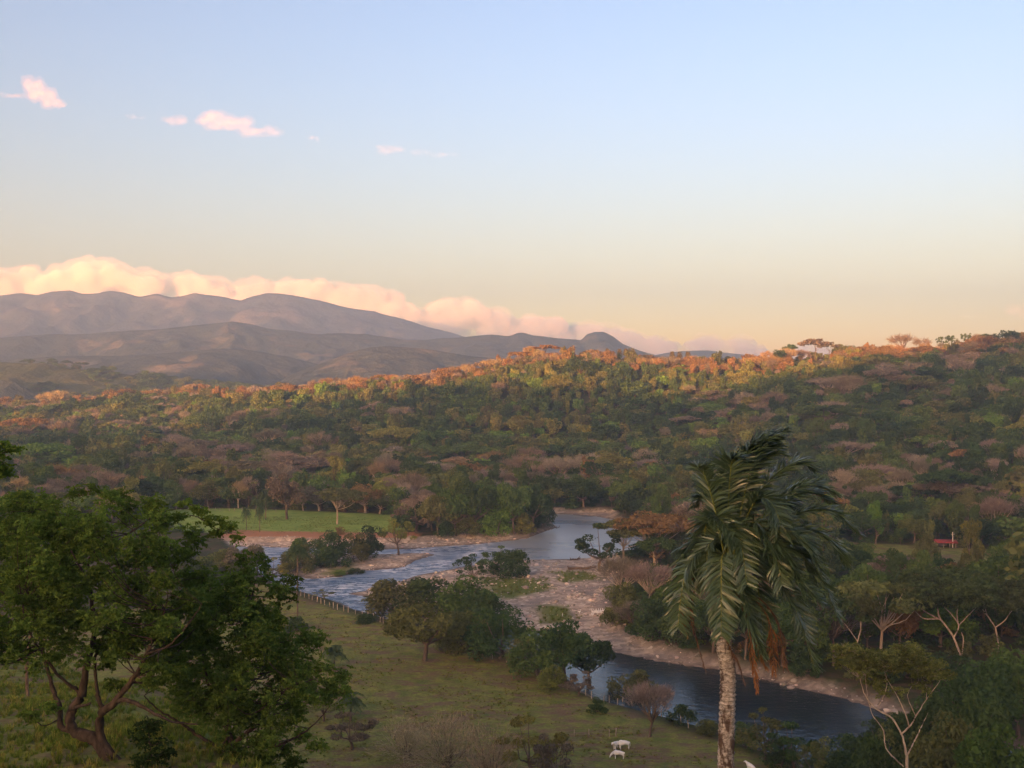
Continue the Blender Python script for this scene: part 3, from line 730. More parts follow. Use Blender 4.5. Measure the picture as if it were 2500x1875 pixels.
# bar / fence line trees
for u, vb, w, vt, k, c, l in [
 (1098, 1246, 98, 1166, 'bush', 'dark green', 'dense dark tree standing at the pool edge on the gravel bar'),
 (1070, 1240, 80, 1180, 'sparse', 'mid green', 'thin leaning tree just left of the dense tree at pool edge'),
 (1012, 1262, 80, 1195, 'sparse', 'dark green', 'thin dark tree on the bar beside the rapids'),
 (868, 1335, 150, 1226, 'bush', 'olive green', 'olive tree at the left end of the big clump beside the rapids'),
 (935, 1330, 160, 1218, 'bush', 'dark green', 'tallest dark tree in the big clump beside the rapids'),
 (1000, 1345, 150, 1236, 'bush', 'mid green', 'mid green tree in the middle of the big clump by the river'),
 (1050, 1375, 140, 1262, 'bush', 'dark green', 'dark tree at the right end of the big clump by the river'),
 (1010, 1405, 130, 1290, 'bush', 'olive green', 'tall olive tree on the fence line behind the lone pasture tree'),
 (1080, 1425, 150, 1300, 'bush', 'dark green', 'wide dark tree on the fence line right of the lone pasture tree'),
 (830, 1330, 70, 1270, 'sparse', 'olive green', 'thin olive shrub tree leaning over the narrow channel'),
 (1040, 1300, 75, 1262, 'bush', 'bright green', 'bright green low shrubs on the gravel bar behind the big clump'),
 (1165, 1465, 130, 1352, 'bush', 'mid green', 'mid green tree at the left of the fence corner clump'),
 (1222, 1475, 140, 1338, 'round', 'dark green', 'tallest tree of the fence corner clump beside the lower river'),
 (1275, 1482, 120, 1362, 'round', 'blackish green', 'blackish green tree at the right end of the fence corner clump'),
 (1190, 1490, 70, 1432, 'bush', 'yellowish green', 'yellowish bush in front of the fence corner clump'),
 (1250, 1502, 80, 1448, 'sparse', 'grey brown', 'thin grey shrub below the fence corner clump'),
 (1135, 1446, 90, 1370, 'bush', 'olive green', 'low olive bush filling the fence line left of the corner clump'),
 (1363, 1518, 112, 1432, 'bush', 'olive green', 'round olive bush alone at the lower river edge'),
 (1470, 1560, 70, 1515, 'bush', 'dark green', 'low dark bush at the fence right of the leafless tree'),
 (1530, 1585, 60, 1545, 'bush', 'olive green', 'low olive bush beside the fence just left of the palm trunk'),
 (1290, 1540, 50, 1505, 'bush', 'dark green', 'small dark bush behind the fence left of the round olive bush')]:
    tree_at(u, vb, w, vt, k, c, l, group=G_BAR)
tree_at(917, 1428, 172, 1296, 'round', 'olive green', 'lone spreading tree standing in the open pasture', var=1)
tree_at(1403, 1592, 105, 1470, 'bare', 'mauve grey', 'small leafless grey tree standing in the pasture', var=0)
# grey thickets at the foot of the slope
COLS['dry twig'] = (0.34, 0.27, 0.19)
for u, vb, w, vt, k, c, l in [
 (880, 1640, 130, 1545, 'thicket', 'dry twig', 'leafless grey brown thicket furthest left at the foot of the slope'),
 (960, 1672, 140, 1535, 'thicket', 'dry twig', 'leafless pale brown thicket behind the edge of the grassy spur'),
 (1060, 1700, 140, 1560, 'thicket', 'dry twig', 'wide leafless thicket in the middle of the bottom edge'),
 (1150, 1690, 150, 1535, 'sparse', 'yellowish green', 'thinly leaved olive shrub right of the leafless thickets'),
 (1210, 1730, 140, 1580, 'sparse', 'grey brown', 'thin grey shrub at the bottom edge left of the white cows')]:
    tree_at(u, vb, w, vt, k, c, l, name='thicket' if k == 'thicket' else 'shrub', cat='shrub')
# right river bank wood
for u, vb, w, vt, k, c, l, p in [
 (1295, 1235, 110, 1130, 'sparse', 'blackish green', 'dark open tree silhouetted against the pool at its right shore', 0),
 (1345, 1225, 150, 1118, 'umbrella', 'olive green', 'flat topped olive tree right of the dark open tree at the pool', 1),
 (1415, 1230, 160, 1098, 'umbrella', 'rusty brown', 'flat topped rusty tree with pale limbs above the right bank wood', 1),
 (1340, 1300, 110, 1205, 'bare', 'grey brown', 'leafless grey brown tree on the gravel edge of the right bank', 1),
 (1400, 1310, 120, 1215, 'bare', 'mauve grey', 'leafless mauve grey tree in the middle of the right bank wood', 1),
 (1455, 1310, 110, 1225, 'bush', 'bright green', 'bright green bush just left of the palm crown', 0),
 (1350, 1345, 110, 1245, 'bush', 'olive green', 'olive thicket rounding out over the gravel at the right bank', 0),
 (1410, 1375, 120, 1275, 'bush', 'dark green', 'dark thicket above the grassy strip on the right bank', 0),
 (1475, 1385, 120, 1290, 'bush', 'mid green', 'mid green thicket directly left of the hanging palm fronds', 0),
 (1370, 1365, 90, 1300, 'bare', 'grey brown', 'leafless shrub low over the gravel at the right bank', 0),
 (1540, 1410, 120, 1270, 'round', 'dark green', 'dark tree behind the palm trunk top on the right bank', 0),
 (1610, 1425, 130, 1270, 'round', 'blackish green', 'blackish tree behind the hanging dead fronds', 0),
 (1690, 1440, 140, 1290, 'round', 'dark green', 'dark tree behind the right hand drooping fronds', 0),
 (1500, 1215, 110, 1120, 'round', 'olive green', 'olive round tree behind the left fronds of the palm', 0)]:
    tree_at(u, vb, w, vt, k, c, l, group=G_RB, pale=bool(p))
# right woodland
G_RW = 'trees of the right hand wood below the red roof'
for u, vb, w, vt, k, c, l, p in [
 (1800, 1440, 170, 1265, 'umbrella', 'dark green', 'dark flat topped tree just right of the palm crown', 0),
 (1900, 1430, 190, 1240, 'umbrella', 'olive green', 'olive flat topped tree at the back of the right wood', 1),
 (1945, 1300, 130, 1195, 'umbrella', 'grey brown', 'greyish flat topped tree with white limbs below the red roof', 1),
 (1880, 1290, 110, 1205, 'round', 'mid green', 'mid green round tree left of the greyish flat topped tree', 0),
 (2150, 1330, 150, 1215, 'round', 'dark green', 'dark round tree behind the flat topped trees near the right edge', 0),
 (1960, 1465, 130, 1385, 'bush', 'blackish green', 'blackish undergrowth tree in the shaded heart of the right wood', 0),
 (2050, 1475, 130, 1410, 'bush', 'dark green', 'dark leafy tree under the white forking limbs', 0),
 (1740, 1455, 90, 1380, 'bush', 'dark green', 'dark bush on the bank right of the hanging dead fronds', 0)]:
    tree_at(u, vb, w, vt, k, c, l, group=G_RW, pale=bool(p))
G_BR = 'trees at the bottom right below the river'
for u, vb, w, vt, k, c, l, p in [
 (1900, 1770, 150, 1560, 'bush', 'dark green', 'dark bush left of the pale limbed tree at the bottom', 0),
 (2120, 1640, 190, 1420, 'round', 'dark green', 'big dark tree at the right edge above the bottom corner', 0),
 (2200, 1600, 150, 1395, 'round', 'mid green', 'mid green tree cut by the right edge below the wood', 0),
 (2060, 1800, 180, 1540, 'round', 'olive green', 'olive tree at the bottom right of the pale limbed tree', 0),
 (2170, 1840, 210, 1560, 'round', 'mid green', 'large green tree in the bottom right corner', 0),
 (1830, 1740, 130, 1600, 'bush', 'blackish green', 'blackish bush at the bottom edge between river glints', 0),
 (1655, 1650, 120, 1530, 'sparse', 'olive green', 'open olive tree right of the palm trunk at the river edge', 0),
 (1715, 1670, 120, 1555, 'sparse', 'dark green', 'open dark tree with river glints behind it at the bottom', 0),
 (1610, 1620, 70, 1555, 'bush', 'mid green', 'green bush hugging the palm trunk at the river edge', 0),
 (2010, 1710, 160, 1500, 'round', 'dark green', 'dark round tree hiding the far end of the lower river', 0),
 (2095, 1700, 170, 1480, 'round', 'mid green', 'mid green round tree right of the one hiding the lower river', 0),
 (1935, 1700, 120, 1560, 'bush', 'olive green', 'olive bush under the pale limbed tree at the lower river', 0),
 (1845, 1690, 130, 1568, 'bush', 'dark green', 'dark bush over the water left of the pale limbed tree', 0),
 (1780, 1690, 100, 1590, 'bush', 'mid green', 'mid green bush over the water near the bottom edge', 0),
 (1690, 1660, 90, 1580, 'bush', 'dark green', 'dark bush low between the open trees at the river edge', 0),
 (1905, 1640, 110, 1545, 'bush', 'dark green', 'dark bush at the water beneath the yellowish crown', 0),
 (1965, 1630, 110, 1530, 'round', 'olive green', 'olive round tree at the far right end of the river strip', 0),
 (1770, 1715, 110, 1590, 'sparse', 'olive green', 'open olive tree second from the palm at the bottom edge', 0)]:
    tree_at(u, vb, w, vt, k, c, l, group=G_BR, pale=bool(p))
# trees behind and in the meadow
for u, vb, w, vt, k, c, l, p in [
 (378, 1100, 62, 1020, 'bush', 'mid green', 'round green tree at the left rear edge of the meadow', 0),
 (548, 1092, 80, 1015, 'round', 'blackish green', 'blackish domed tree behind the meadow palms', 0),
 (620, 1122, 95, 1018, 'round', 'grey brown', 'grey brown domed tree with a stout trunk in the meadow', 0),
 (728, 1134, 120, 1050, 'umbrella', 'olive green', 'flat topped tree with a pale crooked trunk in the meadow', 1),
 (690, 1105, 80, 1045, 'round', 'grey brown', 'grey brown tree left of the pale crooked trunk behind the meadow', 1),
 (790, 1108, 90, 1040, 'round', 'rusty brown', 'rusty tree right of the pale crooked trunk behind the meadow', 1),
 (850, 1110, 50, 1072, 'bush', 'bright green', 'bright green bush at the right rear corner of the meadow', 0),
 (515, 1098, 40, 1040, 'bare', 'tan', 'thin leafless tree with a white stem behind the meadow', 1),
 (450, 1098, 80, 1035, 'round', 'olive green', 'olive tree behind the left part of the meadow', 0),
 (590, 1100, 60, 1050, 'bush', 'dark green', 'dark bush between the palms and the stout trunked tree', 0),
 (655, 1104, 60, 1060, 'round', 'mid green', 'green tree in shade behind the middle of the meadow', 1),
 (745, 1106, 60, 1055, 'round', 'grey brown', 'grey tree in the row just behind the pale crooked trunk', 1),
 (820, 1110, 60, 1062, 'round', 'olive green', 'olive tree near the right end of the row behind the meadow', 1)]:
    tree_at(u, vb, w, vt, k, c, l, group=G_ME, pale=bool(p))
# left bank shrubs between the big tree and the river
for u, vb, w, vt, k, c, l in [
 (470, 1235, 90, 1175, 'bush', 'olive green', 'olive shrub at the left bank behind the foreground foliage'),
 (525, 1245, 90, 1170, 'round', 'grey brown', 'grey brown shrub tree beside the small palm at the left bank'),
 (590, 1260, 70, 1200, 'sparse', 'yellowish green', 'thin yellowish shrub at the left bank by the rapids'),
 (430, 1270, 100, 1195, 'bush', 'dark green', 'dark shrub behind the foreground crown near the left bank'),
 (640, 1362, 60, 1325, 'bush', 'dark green', 'small dark bush in the pasture beside the thin pole'),
 (700, 1292, 50, 1272, 'sparse', 'olive green', 'wispy shrub on the fence above the rapids'),
 (790, 1345, 50, 1318, 'bush', 'dark green', 'low dark shrub on the fence line beside the channel'),
 (330, 1225, 100, 1150, 'round', 'grey brown', 'grey shrub tree glimpsed behind the foreground crown'),
 (760, 1620, 110, 1530, 'sparse', 'grey brown', 'thin grey shrub at the right edge of the foreground crown'),
 (700, 1560, 90, 1470, 'sparse', 'olive green', 'thin olive shrub tree behind the right tips of the foreground crown')]:
    tree_at(u, vb, w, vt, k, c, l, name='shrub', cat='shrub')
# skyline trees on the ridge
G_SK = 'trees standing up on the skyline'
def sky_tree(u, vt, wu, hu, kind, colour, label):
    px = u*K; y = float(np.interp(px, CR_Y[:, 0], CR_Y[:, 1]))-6
    x = (px-CXP)/F*y; z = float(ground_z(np.array([x]), np.array([y]))[0])
    zt = ZC-(vt*K-HORIZ)/F*y; us = K*y/F; h = max(zt-z, hu*us)
    OCC.append((x, y, wu*us*.35))
    o = plant('umbrella_tree' if kind == 'umbrella' else ('bare_tree' if kind == 'bare' else 'broadleaf_tree'), (x, y, zt-h), wu*us, h, kind, jig(COLS[colour], rgp), rgp.uniform(0, 6), FAR, int(rgp.integers(0, 2)))
    tag(o, label, 'tree', G_SK)
for a in [(1180, 742, 58, 26, 'umbrella', 'rusty brown', 'wide flat topped tree on the highest left hump of the ridge'),
 (1120, 757, 44, 22, 'umbrella', 'rusty brown', 'flat topped tree left of the widest one on the ridge hump'),
 (1280, 752, 44, 22, 'umbrella', 'tan', 'flat topped tree on the ridge below the round knob of the far hill'),
 (1760, 727, 66, 34, 'umbrella', 'grey brown', 'broad flat topped tree right of the last cloud on the skyline'),
 (1790, 735, 46, 26, 'umbrella', 'grey brown', 'smaller flat topped tree touching the broad one on the skyline'),
 (1706, 740, 30, 22, 'umbrella', 'dark green', 'small flat topped tree left of the broad skyline tree'),
 (1950, 718, 62, 30, 'bare', 'grey brown', 'leafless round tree standing alone on the skyline'),
 (1992, 727, 40, 18, 'bare', 'mauve grey', 'low leafless tree right of the lone leafless skyline tree'),
 (2042, 712, 40, 34, 'sparse', 'dark green', 'open dark tree on the skyline right of the leafless ones'),
 (2085, 708, 24, 34, 'sparse', 'dark green', 'slender open tree on the skyline second of the dark pair'),
 (2110, 720, 30, 28, 'bare', 'grey brown', 'leafless tree on the skyline between dark trees'),
 (2135, 715, 56, 34, 'round', 'blackish green', 'blackish round tree on the skyline near the right edge'),
 (2178, 708, 40, 36, 'round', 'blackish green', 'tallest blackish tree on the skyline near the right edge'),
 (2205, 713, 40, 34, 'round', 'dark green', 'dark tree on the skyline cut by the right edge'),
 (430, 826, 56, 26, 'umbrella', 'tan', 'pale orange domed tree standing above the left sunlit wood')]:
    sky_tree(*a)
# named trees on the shaded hillside
for q_ in ((2078, 1425), (1846, 1458), (2160, 1415)):
    x, y, z = hit(*q_); OCC.append((x, y, 10))
G_HL = 'noticeable trees on the wooded hillside'
for u, vc, wu, hu, k, c, l in [
 (1785, 838, 88, 36, 'bare', 'mauve grey', 'large leafless mauve domed tree high on the right hillside'),
 (1800, 893, 92, 40, 'bare', 'mauve grey', 'large leafless mauve tree below the highest leafless dome'),
 (1250, 800, 70, 52, 'round', 'blackish green', 'big dark tree standing against the sunlit ridge'),
 (1830, 975, 110, 36, 'bare', 'mauve grey', 'wide leafless mauve tree behind the top right of the palm'),
 (1000, 1035, 90, 34, 'bare', 'mauve grey', 'wide leafless mauve tree above the river bend wood'),
 (55, 928, 90, 50, 'umbrella', 'rusty brown', 'big brown domed tree at the left edge in shade'),
 (2075, 805, 60, 50, 'bare', 'mauve grey', 'tall leafless tree with white limbs high at the right'),
 (120, 1005, 150, 44, 'umbrella', 'mid green', 'broad green flat topped tree in the valley wood at left'),
 (455, 915, 70, 55, 'round', 'dark green', 'dark tree at the left foot of the shaded hill'),
 (1390, 970, 56, 36, 'round', 'bright green', 'bright green round tree low on the hillside above the river bend'),
 (1550, 888, 80, 36, 'round', 'bright green', 'bright green tree midway up the hillside left of the palm'),
 (1520, 945, 36, 30, 'bare', 'tan', 'leafless tree with a white fork left of the palm top'),
 (1552, 945, 36, 30, 'bare', 'tan', 'leafless white forked tree nearest the palm top')]:
    x, y, z = hit(u, vc+hu*.55)
    us = K*y/F; OCC.append((x, y, wu*us*.4))
    o = plant('bare_tree' if k == 'bare' else ('umbrella_tree' if k == 'umbrella' else 'broadleaf_tree'), (x, y, z), wu*us, max(hu*us*1.2, 9), k, COLS[c], rgp.uniform(0, 6), MID if wu > 60 else FAR, int(rgp.integers(0, 2)), pale=(k == 'bare'))
    tag(o, l, 'tree', G_HL)
# ------------------------------------------------------------------ the forest: 280 leafy and 130 bare trees one by one, the rest as one wood
rf = np.random.default_rng(2024)
def jitter_grid(x0, x1, y0, y1, st):
    X, Y = np.meshgrid(np.arange(x0, x1, st), np.arange(y0, y1, st))
    X = X.ravel()+rf.uniform(-.5, .5, X.size)*st; Y = Y.ravel()+rf.uniform(-.5, .5, Y.size)*st
    return X, Y
X, Y = jitter_grid(-760, 760, 190, 1420, 7.3)
pxs = CXP+F*X/Y
keep = (pxs > -90) & (pxs < 1120)
X, Y, pxs = X[keep], Y[keep], pxs[keep]
hz, S = hill_z(X, Y); yc = np.interp(pxs, CR_Y[:, 0], CR_Y[:, 1]); keep = (Y < yc+60)
sdw = np.where(Y < 640, water_sd(X, Y), -1e3)
keep &= sdw < -4
for poly, m in ((BAR, 2), (ISLE, 2), (NBANK, 1), (FARBAR, 0), (MEADOW, -1), (FIELD, -1)):
    keep &= sdist(X, Y, poly) < m*-1.0
keep &= sdist(X, Y, PAST) < -6
# wooded ground only on the far side of the river and right of it
rv = pxs*0+Y
keep &= ~((Y < 480) & (pxs < 660) & (sdist(X, Y, [gp(*p, 2) for p in [(-300,1130),(330,1130),(900,1160),(1190,1105),(1340,1110),(1420,1200),(1330,1300),(1500,1420),(2300,1600),(2300,2400),(-300,2400)]]) > 0))
keep &= ~((pxs < 400) & (Y < 425)) & ~((Y < 330) & (pxs < 700))
keep &= ~((dryv := sstep(0.70, 0.98, S)*sstep(0.44, 0.55, fbm(X/45., Y/60., 55, 3))) > rf.uniform(0.25, 1.2, X.size))
keep &= clearing(pxs, S) < .4
brow = HORIZ+F*(ZC-2.5)/Y
keep &= ~((pxs > 890) & (brow > 657) & (brow < 715)) & ~((pxs > 835) & (Y < 330) & (Y > 312) & (rf.random(X.size) < .6))
occ = np.array(OCC)
for ox, oy, orr in occ: keep &= (X-ox)**2+(Y-oy)**2 > (orr*.8)**2
X, Y, pxs, S = X[keep], Y[keep], pxs[keep], S[keep]
N = len(X)
patch = fbm(X/70., Y/70., 61, 3); patch2 = fbm(X/45., Y/45., 71, 3)
# kinds
r1 = rf.random(N)
center = sstep(230, 300, pxs)*sstep(760, 640, pxs)*(S > 0)*(S < .85)
pbare = np.clip(.04+.26*sstep(.47, .64, patch), 0, .34)*(1-center*.8)
pbare = np.where((S < 0) & (pxs < 520), pbare*1.25+.05, pbare)
pbare = np.where(S > .8, .45, pbare)
KN = np.array(['round', 'umbrella', 'tall', 'bush', 'sparse', 'bare'])
kind = np.empty(N, int)
isb = r1 < pbare
r2 = rf.random(N)
kind[:] = np.where(r2 < .62, 0, np.where(r2 < .69, 1, np.where(r2 < .86, 2, np.where(r2 < .95, 3, 4))))
kind[isb] = np.where(rf.random(isb.sum()) < .8, 5, 1)
w = np.exp(rf.normal(2.05, .45, N)).clip(3.8, 20); h = (rf.uniform(8, 15, N)*(w/10)**.35)
big = rf.random(N) < .12; w = np.where(big, w*1.45, w); h = np.where(big, h*1.15, h)
w = np.where(kind == 1, w*1.3, w); w = np.where(kind == 2, w*.85, w); h = np.where(kind == 2, h*1.2, h); h = np.where(kind == 3, h*.6, h)
ridge = sstep(.85, 1.0, S); w *= 1-.35*ridge; h *= 1-.25*ridge
cn = list(COLS.keys()); ci = np.empty(N, int)
r3 = rf.random(N)+(.5-patch2)*.9
ci[:] = np.where(r3 < .12, cn.index('blackish green'), np.where(r3 < .42, cn.index('dark green'), np.where(r3 < .70, cn.index('mid green'), np.where(r3 < .93, cn.index('olive green'), np.where(r3 < 1.0, cn.index('bright green'), cn.index('yellowish green'))))))
r4 = rf.random(N)
rl = S > .78  # ridge crowns lean to rust and tan, imitating low sunlight in their colour
brown = np.where(r4 < np.where(rl, .25, .52), cn.index('grey brown'), np.where(r4 < np.where(rl, .35, .94), cn.index('mauve grey'), np.where(r4 < np.where(rl, .75, .965), cn.index('rusty brown'), cn.index('tan'))))
ci = np.where(isb, brown, ci)
# browned-off leafy crowns on the plain; last sunlight's orange painted into ridge crowns
ob = (~isb) & (((S < 0) & (rf.random(N) < .07)) | ((S > .76) & (rf.random(N) < .88)))
ci = np.where(ob, np.where(rf.random(N) < .6, cn.index('rusty brown'), cn.index('olive green')), ci)
CA = np.array([COLS[c] for c in cn])[ci]*(1+rf.uniform(-.18, .18, N))[:, None]*(1+rf.uniform(-.07, .07, (N, 3)))
Z = ground_z(X, Y)-.15
ROT = rf.uniform(0, 6.283, N)
size_px = np.maximum(w, h)/Y*F
inview = (pxs > 4) & (pxs < 1020) & (S < .97)
lead = np.zeros(N, bool)
for sel, cnt in ((~isb, 280), (isb, 130)):
    idx = np.where(sel & inview)[0]; idx = idx[np.argsort(-size_px[idx])[:cnt]]; lead[idx] = True
# names
SHAPE = {0: 'domed', 1: 'flat topped', 2: 'tall', 3: 'low', 4: 'open', 5: 'leafless'}
def column(p):
    for lim, t in ((45, 'at the left edge'), (110, 'above the foreground crown'), (180, 'left of the meadow'), (235, 'behind the meadow palms'), (300, 'behind the meadow'), (380, 'behind the meadow end'), (450, 'behind the bank wood'), (530, 'left of the river bend'), (600, 'beyond the river bend'), (660, 'right of the river bend'), (720, 'left of the palm crown'), (800, 'behind the palm crown'), (860, 'right of the palm crown'), (930, 'left of the red roof'), (975, 'above the red roof')):
        if p < lim: return t
    return 'at the right edge'
def band(s, y):
    if s <= 0: return 'on the near valley floor' if y < 520 else ('on the middle valley floor' if y < 640 else 'on the far valley floor')
    return 'low on the hillside' if s < .3 else ('midway up the hillside' if s < .6 else 'high on the hillside')
ORD = ['leftmost', 'second from left', 'third from left', 'fourth from left', 'fifth from left', 'sixth from left', 'seventh from left', 'eighth from left', 'ninth from left', 'tenth from left']
NUM = ['', 'one', 'two', 'three', 'four', 'five', 'six', 'seven', 'eight', 'nine', 'ten']
buck = {}
for i in np.where(lead)[0]:
    sz = 'broad ' if w[i] > 16.5 else ('small ' if w[i] < 10.5 else '')
    buck.setdefault((sz, cn[ci[i]], SHAPE[kind[i]], band(S[i], Y[i]), column(pxs[i])), []).append(i)
for (sz, c, sh, b_, cl), ids in buck.items():
    ids.sort(key=lambda i: pxs[i]); n = len(ids)
    for k, i in enumerate(ids):
        if n == 1: lab = f'{sz}{c} {sh} tree {b_} {cl}'
        else:
            o_ = ORD[min(k, 9)] if k < n-1 or n > 10 else 'rightmost'
            lab = f"{o_} of {NUM[min(n,10)]} {sz}{c} {sh} trees {b_} {cl}"
        ws = lab.split()
        while len(ws) > 16 and 'the' in ws: ws.remove('the')
        kd = KN[kind[i]]
        o = plant({'bare': 'bare_tree', 'umbrella': 'umbrella_tree', 'bush': 'bush'}.get(kd, 'broadleaf_tree'), (X[i], Y[i], Z[i]), w[i], h[i], kd, CA[i], ROT[i],
                  MID if size_px[i] > 26 else FAR, int(rf.integers(0, 3)), pale=(isb[i] and rf.random() < .5))
        tag(o, ' '.join(ws[:16]), 'tree', 'leafless trees in the valley forest' if isb[i] else 'leafy trees in the valley forest')

def scatter_object(name, P, scale, rot, colour, index, protos, kind='stuff'):
    """one object: plants set out on points by geometry nodes"""
    me = bpy.data.meshes.new(name); me.vertices.add(len(P)); me.vertices.foreach_set('co', np.asarray(P, np.float32).ravel())
    a = me.attributes.new('p_scale', 'FLOAT_VECTOR', 'POINT'); a.data.foreach_set('vector', np.asarray(scale, np.float32).ravel())
    rr = np.zeros((len(P), 3), np.float32); rr[:, 2] = rot
    a = me.attributes.new('p_rot', 'FLOAT_VECTOR', 'POINT'); a.data.foreach_set('vector', rr.ravel())
    c4 = np.ones((len(P), 4), np.float32); c4[:, :3] = colour
    a = me.attributes.new('plant_colour', 'FLOAT_COLOR', 'POINT'); a.data.foreach_set('color', c4.ravel())
    a = me.attributes.new('p_idx', 'INT', 'POINT'); a.data.foreach_set('value', np.asarray(index, np.int32))
    a = me.attributes.new('is_copy', 'FLOAT', 'POINT'); a.data.foreach_set('value', np.ones(len(P), np.float32))
    ob = bpy.data.objects.new(name, me); COL.objects.link(ob)
    cl = bpy.data.collections.new(name+'_kinds')
    for i, ms in enumerate(protos):
        p = bpy.data.objects.new('%s_kind_%03d' % (name, i), ms); cl.objects.link(p)
    ng = bpy.data.node_groups.new(name+'_nodes', 'GeometryNodeTree')
    ng.interface.new_socket('Geometry', in_out='INPUT', socket_type='NodeSocketGeometry'); ng.interface.new_socket('Geometry', in_out='OUTPUT', socket_type='NodeSocketGeometry')
    n = ng.nodes; gi = n.new('NodeGroupInput'); go = n.new('NodeGroupOutput')
    ci_ = n.new('GeometryNodeCollectionInfo'); ci_.inputs['Collection'].default_value = cl; ci_.inputs['Separate Children'].default_value = True; ci_.inputs['Reset Children'].default_value = True
    ip = n.new('GeometryNodeInstanceOnPoints'); ip.inputs['Pick Instance'].default_value = True
    def na(nm, t):
        q = n.new('GeometryNodeInputNamedAttribute'); q.data_type = t; q.inputs['Name'].default_value = nm; return [s for s in q.outputs if s.enabled and s.name == 'Attribute'][0]
    l = ng.links
    l.new(gi.outputs[0], ip.inputs['Points']); l.new(ci_.outputs[0], ip.inputs['Instance'])
    l.new(na('p_idx', 'INT'), ip.inputs['Instance Index'])
    er = n.new('FunctionNodeEulerToRotation'); l.new(na('p_rot', 'FLOAT_VECTOR'), er.inputs[0]); l.new(er.outputs[0], ip.inputs['Rotation'])
    l.new(na('p_scale', 'FLOAT_VECTOR'), ip.inputs['Scale']); l.new(ip.outputs[0], go.inputs[0])
    md = ob.modifiers.new('scatter', 'NODES'); md.node_group = ng
    return tag(ob, kind=kind)
def joined(cm, tm, nm):
    """trunk and crown in one mesh for far copies"""
    n1, n2 = len(cm.vertices), len(tm.vertices)
    a = np.empty(n1*3, np.float32); cm.vertices.foreach_get('co', a); b_ = np.empty(n2*3, np.float32); tm.vertices.foreach_get('co', b_)
    def fs(m, k):
        v = np.empty(len(m.loops), np.int32); m.loops.foreach_get('vertex_index', v); return v.reshape(-1, k)
    k1 = 3 if cm.materials[0] == TWIG else 4
    f1, f2 = fs(cm, k1), fs(tm, 4)+n1
    t = np.zeros(n1+n2, np.float32); tt = np.empty(n1, np.float32); cm.attributes['tint'].data.foreach_get('value', tt); t[:n1] = tt
    m = mesh_np(nm, np.concatenate([a.reshape(-1, 3), b_.reshape(-1, 3)]), [f1, f2], [cm.materials[0], BARK], midx=np.concatenate([np.zeros(len(f1)), np.ones(len(f2))]), link=False)
    pattr(m, 'tint', t); return m
FARJ = []
for kd in KN:
    for j in range(2): FARJ.append(joined(*FAR[kd][j], 'wood_%s_%d' % (kd, j)))
rest = ~lead
# undergrowth between the trees
UX, UY = jitter_grid(-760, 760, 190, 1400, 9.5); up = CXP+F*UX/UY
k_ = (up > -60) & (up < 1090); UX, UY, up = UX[k_], UY[k_], up[k_]
uh, us_ = hill_z(UX, UY); uyc = np.interp(up, CR_Y[:, 0], CR_Y[:, 1]); usd = np.where(UY < 640, water_sd(UX, UY), -1e3)
k_ = (UY < uyc+30) & (usd < -4)
for poly in (BAR, ISLE, NBANK, MEADOW, FIELD, FARBAR): k_ &= sdist(UX, UY, poly) < 0
k_ &= sdist(UX, UY, PAST) < -4
k_ &= ~((UY < 420) & (up < 520)) & ~((UY < 330) & (up < 620))
UX, UY = UX[k_], UY[k_]; nu = len(UX)
uw = rf.uniform(3.5, 8, nu); uhh = uw*rf.uniform(.5, .8, nu)
UC = np.array([COLS[c] for c in ('dark green', 'mid green', 'olive green', 'grey brown', 'rusty brown')])[rf.choice(5, nu, p=[.40, .26, .20, .09, .05])]*(1+rf.uniform(-.2, .2, nu))[:, None]
PP = np.concatenate([np.stack([X, Y, Z], -1)[rest], np.stack([UX, UY, ground_z(UX, UY)-.2], -1)])
SC = np.concatenate([np.stack([w, w, h], -1)[rest], np.stack([uw, uw, uhh], -1)])
RR = np.concatenate([ROT[rest], rf.uniform(0, 6.28, nu)])
CC = np.concatenate([CA[rest], UC])
II = np.concatenate([kind[rest]*2+rf.integers(0, 2, rest.sum()), 6+rf.integers(0, 2, nu)])
forest = scatter_object('forest', PP, SC, RR, CC, II, FARJ)
# wood on the green hill beyond
hx, hy, hzz = HILLS['green_hill']; q = rf.integers(0, hx.shape[1]-1, 5200); r_ = rf.integers(0, int(hx.shape[0]*.8), 5200); a_, b_ = rf.random(5200), rf.random(5200)
def bl(M): return (M[r_, q]*(1-a_)+M[r_, q+1]*a_)*(1-b_)+(M[r_+1, q]*(1-a_)+M[r_+1, q+1]*a_)*b_
fx, fy, fz = bl(hx), bl(hy), bl(hzz); k_ = (fz > 3) & (fbm(fx/110., fy/110., 15, 3) > .44); fx, fy, fz = fx[k_], fy[k_], fz[k_]; nf_ = len(fx)
fw = rf.uniform(8, 18, nf_)
scatter_object('distant_wood', np.stack([fx, fy, fz-.5], -1), np.stack([fw, fw, fw*rf.uniform(.6, .95, nf_)], -1), rf.uniform(0, 6.28, nf_), np.array([COLS[c] for c in ('dark green', 'mid green', 'olive green', 'blackish green')])[rf.integers(0, 4, nf_)], rf.integers(0, 4, nf_), FARJ)
print('forest', N, 'lead', lead.sum(), 'rest', rest.sum(), 'under', nu)
